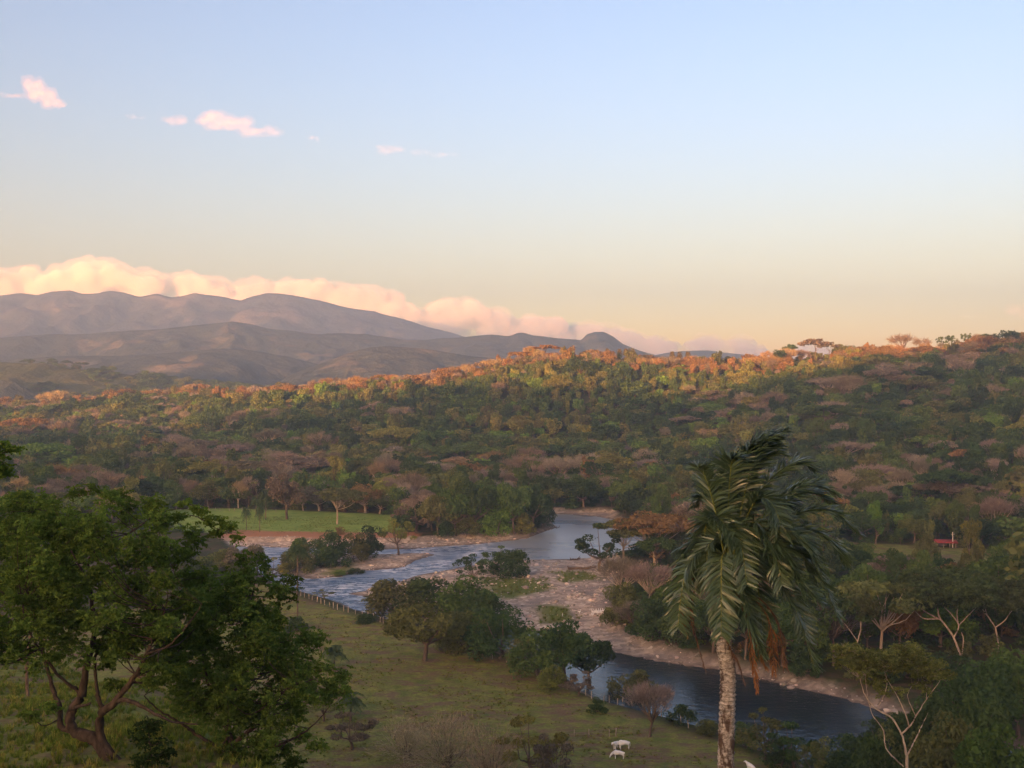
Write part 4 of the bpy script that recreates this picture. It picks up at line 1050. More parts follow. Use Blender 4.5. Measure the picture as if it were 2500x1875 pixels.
# ------------------------------------------------------------------ small palms
def palm_meshes(seed, nfr=17, droop=.55, trunk_h=.62, zs=1.0):
    rg = np.random.default_rng(seed); Vs, Fs, o = [], [], 0; top = np.array([0, 0, trunk_h])
    for k in range(nfr):
        a = k*2.399+rg.uniform(-.2, .2); up = rg.uniform(-.15, .95); d = np.array([math.cos(a), math.sin(a), 0])
        L = rg.uniform(.42, .52)
        p0 = top; p1 = top+d*L*.45*(1-.4*max(up, 0))+np.array([0, 0, L*.65*up+.06]); p2 = p1+d*L*.45+np.array([0, 0, L*(.25*up-droop)])
        P = curve_pts([p0, (p0+p1)/2+np.array([0, 0, .05]), p1, p2], 14)
        for i in range(2, 14):
            t = (P[i]-P[i-1]); t /= np.linalg.norm(t); sd_ = np.cross(t, [0, 0, 1.]); sd_ /= np.linalg.norm(sd_)+1e-9
            for sg in (-1, 1):
                for q in range(2):
                    b = P[i-1]+(P[i]-P[i-1])*(q*.5); ln = .17*math.sin((i/14.)**.7*2.6)+.04
                    tip = b+sd_*sg*ln*.8+t*ln*.5-np.array([0, 0, ln*.45]); w_ = t*.012
                    Vs.append(np.array([b-w_, b+w_, tip])); Fs.append(np.array([[o, o+1, o+2]])); o += 3
    V = np.concatenate(Vs); V[:, 2] = trunk_h+(V[:, 2]-trunk_h)*zs; cm = mesh_np('crown', V, np.concatenate(Fs), [LEAF], link=False); pattr(cm, 'tint', np.repeat(rg.random(len(V)//3), 3))
    tv, tf = tubes([(curve_pts([(0, 0, -.05), (rg.normal(0, .01), rg.normal(0, .01), trunk_h*.5), top], 7), np.linspace(.026, .02, 7))], 6)
    return cm, mesh_np('trunk', tv, tf, [BARK], smooth=True, link=False)
PALMS = {'palm': [palm_meshes(31), palm_meshes(32, 20, .7, .66), palm_meshes(33, 16, .45, .38), palm_meshes(34, 20, .5, .84, .34)]}
for u, vb, wu, vt, var, lab in [
 (532, 1146, 28, 1097, 0, 'small palm standing left in the meadow in front of its twin'),
 (561, 1150, 30, 1092, 1, 'small palm in the meadow just right of its twin'),
 (574, 1124, 40, 1058, 0, 'tall palm behind the two small meadow palms'),
 (553, 1112, 40, 1062, 2, 'bright palm left of the tall palm behind the meadow pair'),
 (555, 1235, 62, 1165, 2, 'bushy palm at the left bank of the rapids'),
 (643, 1360, 66, 1176, 3, 'slender palm in the pasture whose crown overlaps the left end of the island'),
 (722, 1448, 70, 1375, 2, 'bushy palm low in the pasture right of the foreground crown'),
 (758, 1560, 80, 1478, 2, 'bushy palm half hidden at the right of the foreground crown')]:
    x, y, z = hit(u, vb); us = K*y/F; hh = (vb-vt)*us*1.05
    o = plant('palm', (x, y, z-.1), wu*us*1.05, hh, 'palm', jig((0.072, 0.108, 0.055), rgp), rgp.uniform(0, 6), PALMS, var)
    tag(o, lab, 'palm', 'small palms by the river and meadow')
for k, u in enumerate([1222, 1312, 1338, 1352, 1366, 1452, 1468, 1486]):
    px = u*K; y = float(np.interp(px, CR_Y[:, 0], CR_Y[:, 1]))-4; x = (px-CXP)/F*y; z = float(ground_z(np.array([x]), np.array([y]))[0])
    zt = ZC-((752 if u < 1400 else 758)*K-HORIZ)/F*y; hh = max(zt-z, 9)
    o = plant('palm', (x, y, z), 8, hh, 'palm', (0.12, 0.10, 0.05), k*1.3, PALMS, k % 2)
    tag(o, '%s of the eight little palms on the sunlit skyline' % ['leftmost', 'second from left', 'third from left', 'fourth from left', 'fifth from left', 'third from right', 'second from right', 'rightmost'][k], 'palm', 'little palms on the skyline')

# ------------------------------------------------------------------ the tall palm close by
def big_palm():
    Yp = 32.0; ox, oy = 1327.2, 884.8
    def pt(cx, cy, dy=0.0):
        v = at(ox+.4667*cx, oy+.4667*cy, Yp); return np.array([v.x, v.y+dy, v.z])
    rg = np.random.default_rng(8)
    base_x = pt(515, 1655)[0]; gz0 = ground_z1(base_x, Yp)
    root = bpy.data.objects.new('palm', None); COL.objects.link(root); root.location = (base_x, Yp, gz0)
    R0 = np.array(root.location)
    tag(root, 'tall windblown palm with a pale ringed trunk in the right foreground', 'palm')
    # trunk
    P = curve_pts([(base_x+.05, Yp, gz0-.3), (base_x, Yp, gz0+2), pt(515, 1655), pt(522, 1400), pt(525, 1220), pt(508, 1090), pt(505, 960), pt(520, 760)], 220)-R0
    z = np.linspace(0, 1, 220)
    Rr = np.interp(z, [0, .3, .62, .80, .86, .95, 1], [.27, .235, .225, .245, .20, .15, .12])
    ph = np.arange(220)*.9
    Rr = Rr*(1+.05*np.sin(ph*1.9)+.035*rg.normal(0, 1, 220))
    V, Fq = tubes([(P, Rr)], 20)
    V = V+(fbm(V[:, 0]*9+V[:, 1]*7, V[:, 2]*16, 5, 3)-.5)[:, None]*.05*np.array([1, 1, .4])
    m, nt, b = new_mat('palm_trunk', 0.9, 0.1)
    tc = nt.new('ShaderNodeTexCoord').outputs['Object']
    ring = nt.noise(7.0, 4, nt.mapping(tc, (.9, .9, 2.3)), .78, .8); pat = nt.noise(1.5, 3, nt.mapping(tc, (2.2, 2.2, .8)), .68)
    c = nt.ramp(ring, [(.34, (0.085, 0.068, 0.058)), (.47, (0.25, 0.232, 0.215)), (.66, (0.52, 0.50, 0.475))])
    c = nt.mix(nt.ramp(pat, [(.50, 0.0), (.60, .92)]), c, (0.060, 0.040, 0.032))
    nt.link(c, b.inputs['Base Color'])
    bp = nt.new('ShaderNodeBump'); bp.inputs['Strength'].default_value = 1; bp.inputs['Distance'].default_value = .04; nt.link(ring, bp.inputs['Height']); nt.link(bp.outputs[0], b.inputs['Normal'])
    mesh_np('trunk', V, Fq, [m], root, smooth=True)
    # criss-cross old leaf bases under the crown
    mb, ntb, bb = new_mat('leaf_base', 0.85, 0.15)
    tcb = ntb.new('ShaderNodeTexCoord').outputs['Object']
    ntb.link(ntb.ramp(ntb.noise(14, 3, tcb), [(.3, (0.10, 0.07, 0.05)), (.65, (0.38, 0.31, 0.22))]), bb.inputs['Base Color'])
    Vs, Fs, o = [], [], 0
    for k in range(34):
        t = .795+.13*k/34.; i = int(t*219); a = k*2.4; c = P[i]; r = Rr[i]*.98
        d = np.array([math.cos(a), math.sin(a), 0]); s = np.array([-math.sin(a), math.cos(a), 0])
        w_ = .11
        q = [c+d*r*.85-s*w_-[0, 0, .10], c+d*r*.85+s*w_-[0, 0, .10], c+d*(r+.07)+s*.05+[0, 0, .13], c+d*(r+.07)-s*.05+[0, 0, .13],
             c+d*(r*.6)-s*w_*.8-[0, 0, .1], c+d*(r*.6)+s*w_*.8-[0, 0, .1], c+d*(r*.8)+s*.04+[0, 0, .14], c+d*(r*.8)-s*.04+[0, 0, .14]]
        Vs.append(np.array(q)); Fs.append(np.array([[0, 1, 2, 3], [5, 4, 7, 6], [3, 2, 6, 7], [1, 5, 6, 2], [4, 0, 3, 7]])+o); o += 8
    mesh_np('leaf_bases', np.concatenate(Vs), np.concatenate(Fs), [mb], root)
    def frond_mat(name, c1, c2, gl):
        m, nt, b = new_mat(name, 0.34, gl)
        tn = nt.attr('tint').outputs['Fac']
        nt.link(nt.mix(tn, c1, c2), b.inputs['Base Color'])
        t = nt.new('ShaderNodeBsdfTranslucent'); nt.link(nt.mix(tn, c1, c2), t.inputs[0]); mx = nt.new('ShaderNodeMixShader'); mx.inputs[0].default_value = .22
        nt.link(b.outputs[0], mx.inputs[1]); nt.link(t.outputs[0], mx.inputs[2]); nt.link(mx.outputs[0], nt.n['Material Output'].inputs[0]); return m
    MG = frond_mat('palm_leaf', (0.050, 0.092, 0.046), (0.092, 0.150, 0.078), .8)
    MD = frond_mat('dead_palm_leaf', (0.10, 0.060, 0.042), (0.22, 0.135, 0.095), .2)
    MO = frond_mat('rusty_palm_leaf', (0.17, 0.075, 0.030), (0.27, 0.125, 0.050), .2)
    MR, ntr, br = new_mat('midrib', .5, .3); br.inputs['Base Color'].default_value = (0.16, 0.19, 0.045, 1)
    MRD, ntr, br2 = new_mat('dry_midrib', .7, .2); br2.inputs['Base Color'].default_value = (0.15, 0.085, 0.05, 1)
    WIND = np.array([.62, .1, -.05])
    def frond(ctrl, mat, rib, ll=.86, wind=1.0, n=136, width=.025, hang=.5, label=None, limp=0.0, fan=1.0):
        P = curve_pts([pt(*c) for c in ctrl], n+1)-R0
        T = np.gradient(P, axis=0); T /= np.linalg.norm(T, axis=1)[:, None]
        Vs, Fs, o = [], [], 0; tint = []; ft = rg.uniform(.15, .75)
        for i in range(max(4, int(n*.16)), n+1):
            f = i/n; prof = math.sin(min(1, (f-.08)/.5)*1.45)*(1-.55*max(0, f-.55)/.45)
            s0 = np.cross(T[i], [0, 0, 1.]); nn = np.linalg.norm(s0); s0 = s0/nn if nn > .25 else np.cross(T[i], [0, -1., 0.2]); s0 /= np.linalg.norm(s0)
            up = np.cross(s0, T[i])
            for sg in (-1, 1):
                ln = ll*prof*rg.uniform(.8, 1.12)
                d = s0*sg*.80*fan+T[i]*rg.uniform(.45, .7)+up*rg.uniform(-.1, .38)*(1-limp)+rg.normal(0, .12, 3)
                d /= np.linalg.norm(d)
                q = [P[i].copy()]; dd = d.copy(); st = ln/4
                for k in range(4):
                    q.append(q[-1]+dd*st)
                    dd = dd+(WIND*wind*.30+np.array([0, 0, -1.0])*hang*(.35+limp*1.4))*(.35+.25*k); dd /= np.linalg.norm(dd)
                q = np.array(q); ww = width*np.array([.55, 1, .95, .7, .05])*rg.uniform(.8, 1.2)
                tg = np.gradient(q, axis=0); sd_ = np.cross(tg, up+rg.normal(0, .5, 3)); sd_ /= np.linalg.norm(sd_, axis=1)[:, None]+1e-9
                Vs.append(np.concatenate([q-sd_*ww[:, None], q+sd_*ww[:, None]])); k5 = np.arange(4)
                Fs.append(np.stack([k5, k5+1, k5+6, k5+5], -1)+o); o += 10; tint.append(np.full(10, np.clip(rg.normal(ft, .2), 0, 1)))
        fo = mesh_np('frond', np.concatenate(Vs), np.concatenate(Fs), [mat], root, smooth=True); pattr(fo.data, 'tint', np.concatenate(tint))
        if label: fo['label'] = label
        rv, rf_ = tubes([(P, np.linspace(.034, .006, n+1))], 5)
        mesh_np('midrib', rv, rf_, [rib], fo, smooth=True)
    H = (535, 690)
    G = [
     [(H[0]+10, H[1], 0), (590, 430, -.1), (640, 230, -.15), (700, 140, -.2), (775, 100, -.3)],
     [(H[0], H[1], .1), (570, 470, .2), (620, 280, .3), (690, 190, .4), (775, 175, .5)],
     [(H[0]-10, H[1], -.1), (515, 480, -.35), (520, 300, -.5), (528, 225, -.6), (560, 215, -.65)],
     [(H[0]-25, H[1], -.1), (470, 520, -.35), (430, 380, -.6), (395, 290, -.7), (372, 262, -.75)],
     [(H[0]-30, H[1]+10, -.2), (470, 560, -.6), (440, 490, -.9), (450, 478, -1.15), (480, 520, -1.45), (500, 580, -1.6)],
     [(H[0], H[1], -.2), (590, 480, -.7), (630, 395, -1.0), (670, 400, -1.3), (700, 470, -1.6), (705, 540, -1.7)],
     [(H[0]+10, H[1], .1), (650, 430, .2), (770, 300, .3), (870, 250, .4), (940, 285, .45)],
     [(H[0]+20, H[1], -.1), (690, 470, -.3), (800, 370, -.5), (900, 340, -.6), (985, 375, -.7)],
     [(H[0]+25, H[1], .2), (720, 500, .4), (860, 410, .6), (960, 400, .7), (1045, 450, .8)],
     [(H[0]+25, H[1]+10, -.1), (720, 550, -.3), (880, 460, -.4), (1000, 470, -.5), (1095, 560, -.5)],
     [(H[0]+30, H[1]+15, .1), (740, 600, 0), (880, 550, -.1), (990, 600, -.2), (1065, 715, -.2)],
     [(H[0]+20, H[1]+20, -.3), (630, 640, -.8), (715, 680, -1.2), (800, 750, -1.5), (870, 830, -1.7)],
     [(H[0]+30, H[1]+20, .3), (720, 650, .5), (880, 680, .6), (985, 800, .6), (1062, 985, .5)],
     [(H[0]+20, H[1]+25, -.2), (650, 710, -.6), (755, 810, -.9), (825, 970, -1.1), (875, 1140, -1.1)],
     [(H[0]+5, H[1]+25, -.3), (555, 740, -.7), (580, 860, -.9), (612, 990, -1.0), (645, 1085, -1.0)],
     [(H[0]-20, H[1]+10, -.3), (480, 650, -.8), (462, 690, -1.1), (455, 840, -1.3), (455, 995, -1.3)],
     [(H[0]-30, H[1]+10, .0), (430, 650, -.1), (345, 700, -.2), (305, 840, -.25), (288, 1000, -.25)],
     [(H[0]-30, H[1], .2), (450, 620, .3), (390, 620, .4), (345, 680, .5), (330, 800, .5)],
     [(H[0]+20, H[1]+10, .5), (700, 690, .9), (830, 800, 1.1), (905, 940, 1.2), (930, 1080, 1.1)],
     [(H[0]+20, H[1]+10, .5), (640, 700, .9), (700, 830, 1.2), (720, 960, 1.2), (730, 1060, 1.1)],
     [(H[0]+20, H[1], .6), (660, 520, 1.1), (780, 440, 1.4), (880, 480, 1.6), (960, 590, 1.6)],
     [(H[0]+10, H[1], .5), (600, 560, 1.0), (650, 440, 1.4), (720, 400, 1.6), (800, 430, 1.7)],
     [(H[0], H[1], .5), (530, 560, .9), (500, 450, 1.2), (460, 420, 1.4), (420, 470, 1.5)],
     [(H[0]+20, H[1]+10, -.4), (640, 560, -1.0), (720, 520, -1.5), (800, 560, -1.8), (850, 650, -1.9)],
     [(H[0], H[1]+20, .4), (520, 760, .7), (545, 880, .8), (560, 980, .8)],
    ]
    G += [[(H[0], H[1], .2), (585, 450, .3), (635, 250, .2), (690, 160, .2), (765, 135, .1)], [(H[0]+5, H[1], .3), (600, 470, .5), (660, 300, .6), (730, 220, .7), (800, 215, .8)],
          [(H[0]-5, H[1], 0), (560, 420, 0), (600, 240, 0), (640, 165, -.1), (700, 120, -.2)], [(H[0]+5, H[1], .4), (570, 500, .7), (580, 340, 1.0), (620, 260, 1.2), (680, 250, 1.3)]]
    for k in range(12):
        a = k*2.399; ex = math.cos(a); ey = math.sin(a); up = rg.uniform(-.2, .8)
        G.append([(H[0], H[1]+10, .2*ey), (H[0]+70*ex+25, H[1]-70-110*up, .7*ey), (H[0]+170*ex+70, H[1]-60-190*up, 1.3*ey), (H[0]+240*ex+120, H[1]+20-150*up, 1.7*ey), (H[0]+270*ex+150, H[1]+130-90*up, 1.8*ey)])
    for g in G: frond(g, MG, MR)
    for ctrl, mt, lb, ll in [
     ([(500, 900, -.25), (485, 960, -.3), (520, 1080, -.32), (565, 1170, -.3), (590, 1245, -.3)], MD, 'dead grey brown frond hanging against the trunk', .42),
     ([(545, 800, -.2), (600, 960, -.35), (640, 1060, -.4), (665, 1130, -.4), (690, 1180, -.4)], MO, 'rusty orange dead frond tip', .36),
     ([(560, 820, .1), (620, 980, .1), (640, 1120, .1), (655, 1230, .1), (664, 1310, .1)], MO, 'long rusty dead frond hanging straight down', .3),
     ([(590, 820, .2), (690, 920, .3), (735, 1020, .3), (745, 1130, .3), (750, 1235, .3)], MO, 'broad reddish dead frond', .5),
     ([(600, 820, .3), (720, 920, .5), (775, 1010, .5), (795, 1110, .5), (810, 1215, .5)], MD, 'brown dead frond right of the reddish one', .42),
     ([(460, 760, .1), (380, 830, .1), (355, 950, .1), (385, 1080, .1), (425, 1215, .1)], MD, 'grey dead frond hanging at the far left', .34),
     ([(470, 740, -.1), (330, 800, -.1), (305, 900, -.1), (315, 990, -.1), (335, 1045, -.1)], MO, 'rusty lower tip under the left frond', .3)]:
        frond(ctrl, mt, MRD, ll=ll, wind=.25, n=56, width=.012, hang=.9, label=lb, limp=.8, fan=.45)
big_palm()

# ------------------------------------------------------------------ foreground trees at left
def traced_tree(name, label, Yt, stems, clumps, colour, leaf, nper, seed, bark=BARK_DARK, rootuv=None, flat=.15, tint_top=None):
    """stems: list of (list of (u,v,dy), r0, r1) in metres; clumps: list of (u,v,ru,rv,dy)"""
    rg = np.random.default_rng(seed)
    b0 = at(rootuv[0], rootuv[1], Yt); gz0 = ground_z1(b0.x, Yt)
    root = bpy.data.objects.new(name, None); COL.objects.link(root); root.location = (b0.x, Yt, gz0); tag(root, label, 'tree')
    R0 = np.array(root.location); us = K*Yt/F
    def p(u, v, dy): q = at(u, v, Yt); return np.array([q.x, q.y+dy, q.z])-R0
    paths, nodes = [], []
    for pts, r0, r1 in stems:
        C = [p(*q) for q in pts]
        if pts[0] == rootuv or pts[0][:2] == tuple(rootuv[:2]): C = [np.array([C[0][0], 0, -.4])]+C
        n = max(8, len(C)*5); P = curve_pts(C, n, .012, rg); R = np.linspace(r0, r1, n)*.78*(1+rg.normal(0, .07, n))
        paths.append((P, R)); nodes += [(P[i], R[i]) for i in range(2, n)]
    NP = np.array([q[0] for q in nodes]); NR = np.array([q[1] for q in nodes])
    L = []
    for u, v, ru, rv, dy in clumps:
        c = p(u, v, dy); L.append([*c, ru*us, ru*us*1.0, rv*us])
        # branch from the nearest limb below
        dd = np.linalg.norm(NP-c, axis=1)+np.maximum(0, NP[:, 2]-c[2])*1.2; i = int(np.argmin(dd)); s = NP[i]
        if dd[i] > .25:
            mid = s*.45+c*.55+np.array([0, 0, -.12*dd[i]])+rg.normal(0, .06*dd[i], 3)
            r = min(NR[i]*.6, .012+.018*dd[i])
            paths.append((curve_pts([s, mid, c], 8), np.linspace(r, .006, 8)))
        for k in range(4):
            e = c+rg.normal(0, 1, 3)*np.array([ru, ru, rv])*us*.6; paths.append((np.array([c, (c+e)/2+[0, 0, .03], e]), np.array([.008, .006, .003])))
    V, Fq = tubes(paths, 8); mesh_np('trunk', V, Fq, [bark], root, smooth=True)
    # sprays: short drooping twigs carrying rows of leaflets
    C, Nn, Tt = [], [], []
    for l in np.array(L):
        k = int(nper*rg.uniform(.75, 1.25)*(l[3]/.5)**1.3/14)+4; tt = rg.uniform(.1, .9)
        for q in range(k):
            d = rg.normal(0, 1, 3); d /= np.linalg.norm(d); r = rg.uniform(.25, 1.05)
            o = l[:3]+d*r*l[3:6]; az = rg.uniform(0, 6.28); dr = np.array([math.cos(az), math.sin(az), rg.uniform(-.6, .45)])
            s = np.linspace(0, 1, 14)[:, None]*leaf*rg.uniform(3.2, 5.0)
            sdv = np.cross(dr, [0, 0, 1.]); pos = o+dr*s+np.array([0, 0, -.22])*s*s/(leaf*4)+sdv*(np.where(np.arange(14) % 2, 1, -1)[:, None])*leaf*.7+rg.normal(0, leaf*.25, (14, 3))
            C.append(pos); Nn.append(np.tile([0, 0, 1.], (14, 1))*flat+d*.3); Tt.append(np.clip(np.full(14, tt)+rg.normal(0, .14, 14)+d[2]*.12, 0, 1))
    C = np.concatenate(C); Nn = np.concatenate(Nn); Tt = np.concatenate(Tt)
    V, Fq = leaf_quads(C, Nn, leaf, rg, .5, .42)
    cr = mesh_np('crown', V, Fq, [LEAF_NEAR], root); pattr(cr.data, 'tint', np.repeat(Tt, 4)); cr.color = (*colour, 1)
    return root
LEAF_NEAR = leaf_material('near_foliage', 0.40, 0.9)
def fill(poly, n, ru, rv, dy, seed, mind=.62, holes=()):
    """clumps spread over an outline"""
    rg = np.random.default_rng(seed); P = np.array(poly, float); out = []; x0, y0 = P.min(0); x1, y1 = P.max(0); tries = 0
    while len(out) < n and tries < 9000:
        tries += 1
        u, v = rg.uniform(x0, x1), rg.uniform(y0, y1)
        if sdist(np.array([u]), np.array([v]), P)[0] < 0: continue
        if any((u-a)**2+(v-b)**2 < r*r for a, b, r in holes): continue
        q = rg.uniform(.7, 1.3)
        if any((u-a[0])**2+((v-a[1])*1.25)**2 < (mind*ru*.9)**2 and abs(a[4]-0) < 99 for a in out[-400:]) and rg.random() < .93: continue
        out.append((u, v, ru*q, rv*q, rg.uniform(-dy, dy)))
    return out
def c5(x, y, dy=0.0): return (x*.36, 1194.5+.36*y, dy)
stA = [([(248, 1659, 0), c5(620, 1180), c5(560, 1110), c5(450, 1075), c5(420, 1000), c5(440, 930), c5(490, 850), c5(515, 700), c5(540, 600), c5(550, 480, .3), c5(520, 350, .6), c5(480, 200, .8), c5(470, 60, 1)], .36, .05),
 ([(262, 1659, 0), c5(650, 1190), c5(600, 1095), c5(625, 950, -.2), c5(700, 890, -.4), c5(760, 820, -.6), c5(860, 700, -.9), c5(940, 560, -1.1), c5(1000, 430, -1.2), c5(1050, 300, -1.2)], .27, .04),
 ([c5(640, 945, -.2), c5(600, 880, -.1), c5(580, 800, 0), c5(560, 640, .2), c5(620, 480, .3), c5(700, 330, .3), c5(760, 200, .4)], .12, .03),
 ([c5(430, 1065), c5(365, 1042), c5(335, 940, .3), c5(270, 830, .6), c5(205, 665, .9), c5(165, 580, 1.1), c5(100, 420, 1.3), c5(60, 280, 1.5)], .15, .035),
 ([c5(475, 860), c5(455, 815), c5(380, 720, -.4), c5(310, 580, -.7), c5(280, 510, -.9), c5(240, 380, -1.1), c5(220, 250, -1.2)], .10, .03),
 ([c5(440, 930), c5(500, 905, -.3), c5(580, 872, -.6)], .09, .05),
 ([c5(730, 860, -.5), c5(830, 850, -.8), c5(960, 900, -1.0), c5(1100, 950, -1.2), c5(1250, 960, -1.3)], .12, .03),
 ([c5(940, 560, -1.1), c5(1080, 500, -1.5), c5(1200, 380, -1.7), c5(1300, 240, -1.9)], .06, .02),
 ([c5(470, 60, 1), (260, 1160, 1), (330, 1115, .8), (400, 1100, .6)], .05, .012),
 ([(330, 1130, .8), (400, 1120, .8), (450, 1145, .8), (500, 1165, .8)], .03, .008),
 ([c5(480, 200, .8), (120, 1190, 1.2), (90, 1110, 1.4)], .05, .012)]
clA = fill([(-40,1100),(40,1085),(100,1082),(150,1092),(200,1078),(260,1088),(330,1092),(370,1110),(400,1150),(392,1200),(425,1260),(440,1330),(440,1400),(380,1420),(320,1408),(270,1398),(230,1402),(190,1390),(140,1402),(80,1385),(20,1402),(-40,1400)], 190, 28, 28, 3.4, 11)
clA += [(140, 1066, 20, 14, 1), (180, 1060, 14, 11, 1), (225, 1068, 18, 12, .5), (322, 1090, 18, 14, .5), (385, 1090, 14, 11, .6), (372, 1122, 16, 12, .6), (418, 1106, 20, 12, .6), (440, 1128, 22, 12, .7), (468, 1134, 15, 10, .8), (492, 1142, 17, 10, .8), (500, 1166, 12, 10, .8), (455, 1158, 16, 10, .8)]
clA += fill([(230,1395),(300,1385),(360,1400),(400,1440),(350,1470),(280,1440)], 14, 22, 13, 1.5, 12)+[(10, 1370, 36, 24, 1), (25, 1420, 26, 14, 1), (110, 1425, 22, 13, .5), (20, 1330, 34, 24, 1), (255, 1470, 18, 12, -.5), (225, 1440, 14, 10, .3), (205, 1400, 20, 12, .3), (80, 1535, 26, 14, -.5), (120, 1520, 20, 12, -.4)]
traced_tree('broadleaf_tree', 'big dark forking tree with spreading green crown in the left foreground', 40.0, stA, clA, (0.100, 0.165, 0.040), .066, 480, 5, rootuv=(248, 1659))
stB = [([(500, 1700, 0), (505, 1650, 0), (498, 1600, 0), (490, 1560, .2), (505, 1500, .3), (520, 1420, .4), (530, 1330, .5), (545, 1260, .6)], .24, .03),
 ([(505, 1650, 0), c5(1330, 1160, -.3), c5(1190, 1050, -.6), c5(1150, 1000, -.8), c5(1090, 950, -1), c5(1000, 880, -1.2), c5(930, 800, -1.3)], .11, .03),
 ([c5(1330, 1160, -.3), c5(1375, 1080, -.2), c5(1340, 1010, -.3), c5(1270, 960, -.5), c5(1200, 850, -.6)], .07, .02),
 ([(500, 1610, 0), (540, 1575, -.4), (575, 1545, -.6), (600, 1500, -.8), (640, 1470, -1), (690, 1450, -1.1)], .13, .02),
 ([(490, 1560, .2), (450, 1500, .4), (430, 1430, .6), (420, 1360, .7)], .09, .02),
 ([(540, 1600, -.2), (600, 1600, -.6), (650, 1575, -.9), (690, 1545, -1), (720, 1510, -1)], .09, .015),
 ([c5(1430, 1190, -.2), c5(1560, 1130, -.4), c5(1660, 1120, -.5), c5(1740, 1190, -.5)], .05, .012)]
clB = fill([(395,1290),(440,1265),(500,1280),(520,1225),(545,1220),(565,1260),(590,1290),(618,1330),(600,1370),(640,1385),(690,1400),(700,1440),(745,1470),(740,1500),(690,1510),(650,1495),(640,1540),(600,1590),(520,1570),(470,1545),(430,1500),(380,1480),(360,1420),(385,1360)], 130, 29, 28, 2.8, 21)
clB += [(520, 1210, 17, 22, .3), (530, 1232, 20, 20, .3), (600, 1270, 22, 14, .2), (632, 1250, 12, 9, .2), (720, 1460, 22, 10, -.8), (752, 1478, 14, 8, -.8), (690, 1600, 24, 12, -.5), (660, 1580, 26, 16, -.5), (620, 1610, 24, 14, -.5), (580, 1630, 28, 16, -.4), (640, 1640, 26, 14, -.4), (560, 1590, 24, 16, -.4), (490, 1600, 20, 14, .3), (420, 1520, 26, 12, .3), (390, 1500, 22, 12, .3)]
traced_tree('broadleaf_tree', 'many stemmed green tree right of the big forking tree in the left foreground', 44.0, stB, clB, (0.096, 0.158, 0.040), .070, 470, 6, rootuv=(500, 1700))
stC = [([(60, 1500, 0), (58, 1440, 0), (66, 1380, 0), (72, 1300, .3), (70, 1230, .5), (75, 1160, .6)], .16, .03), ([(66, 1380, 0), (20, 1330, -.5), (-20, 1290, -.8)], .07, .02), ([(72, 1300, .3), (110, 1250, .5), (150, 1200, .8)], .06, .02), ([(58, 1440, 0), (20, 1400, .3), (-10, 1385, .4)], .05, .02)]
clC = fill([(-40,1075),(60,1070),(130,1095),(180,1140),(160,1240),(90,1290),(20,1300),(-40,1290)], 60, 24, 16, 3, 31)
traced_tree('broadleaf_tree', 'slender grey stemmed tree behind the big forking tree at the left edge', 66.0, stC, clC, (0.09, 0.15, 0.04), .11, 300, 7, bark=BARK, rootuv=(60, 1500))
stD = [([(-60, 1300, 0), (-55, 1180, 0), (-45, 1080, 0), (-30, 1010, 0), (-5, 985, 0), (15, 975, 0)], .2, .012), ([(-45, 1080, 0), (-20, 1040, .2), (5, 1010, .2)], .05, .01)]
clD = [(-12, 985, 24, 18, 0), (8, 1000, 14, 16, 0), (-10, 1015, 20, 16, .2), (26, 968, 13, 7, 0), (6, 962, 16, 9, 0), (2, 1025, 12, 10, .2), (-30, 1000, 30, 30, 0), (-50, 1060, 40, 40, 0), (-60, 1010, 40, 34, 0)]
traced_tree('broadleaf_tree', 'tree outside the left edge whose leafy twig tips reach in above the crowns', 36.0, stD, clD, (0.085, 0.15, 0.03), .075, 360, 8, rootuv=(-60, 1300))
# dark saplings under the trees
stE = [([(330, 1690, 0), (328, 1640, 0), (322, 1590, 0), (318, 1555, 0)], .05, .012)]
traced_tree('shrub', 'dark leafy sapling under the fork of the big foreground tree', 38.0, stE, [(318, 1575, 26, 20, 0), (300, 1600, 20, 16, .2), (340, 1605, 24, 18, -.2), (322, 1560, 18, 14, 0), (335, 1635, 26, 18, 0), (305, 1640, 22, 16, 0), (360, 1625, 18, 12, 0)], (0.030, 0.055, 0.020), .075, 300, 9, rootuv=(330, 1690), flat=.3)['category'] = 'shrub'

# pale limbed trees of the right hand wood
def c9(x, y, dy=0.0): return (1681+.3333*x, 1106+.3333*y, dy)
PALE = BARK_PALE
def umb(x0, x1, y0, y1, n, ru, rv, dy, seed):
    rg = np.random.default_rng(seed); return [(*c9(rg.uniform(x0, x1), 0)[:1], 1106+.3333*rg.uniform(y0, y1), ru*rg.uniform(.7, 1.3), rv*rg.uniform(.7, 1.3), rg.uniform(-dy, dy)) for k in range(n)]
yt = hit(2078, 1425)[1]
traced_tree('umbrella_tree', 'broad flat topped tree with white forking limbs in the right hand wood', yt, [
 ([(2078, 1425, 0), c9(1130, 800), c9(1050, 690), c9(1035, 640), c9(1020, 560), c9(1000, 510)], .40, .09), ([c9(1055, 700), c9(960, 650), c9(890, 600), c9(850, 565)], .22, .07), ([c9(1045, 692), c9(945, 690), c9(890, 645)], .22, .08),
 ([c9(1190, 920), c9(1200, 830), c9(1188, 780)], .22, .1), ([c9(1140, 810), c9(1170, 735), c9(1120, 660), c9(1062, 600), c9(1040, 540)], .24, .07), ([c9(1170, 735), c9(1232, 670), c9(1300, 600)], .17, .06), ([c9(1166, 720), c9(1160, 640), c9(1195, 555)], .18, .07)],
 umb(830, 1330, 430, 560, 75, 30, 12, 6, 3)+umb(900, 1250, 400, 460, 25, 28, 10, 5, 4), (0.075, 0.105, 0.042), .34, 60, 41, bark=PALE, rootuv=(2078, 1425), flat=.6)
yt = hit(1846, 1458)[1]
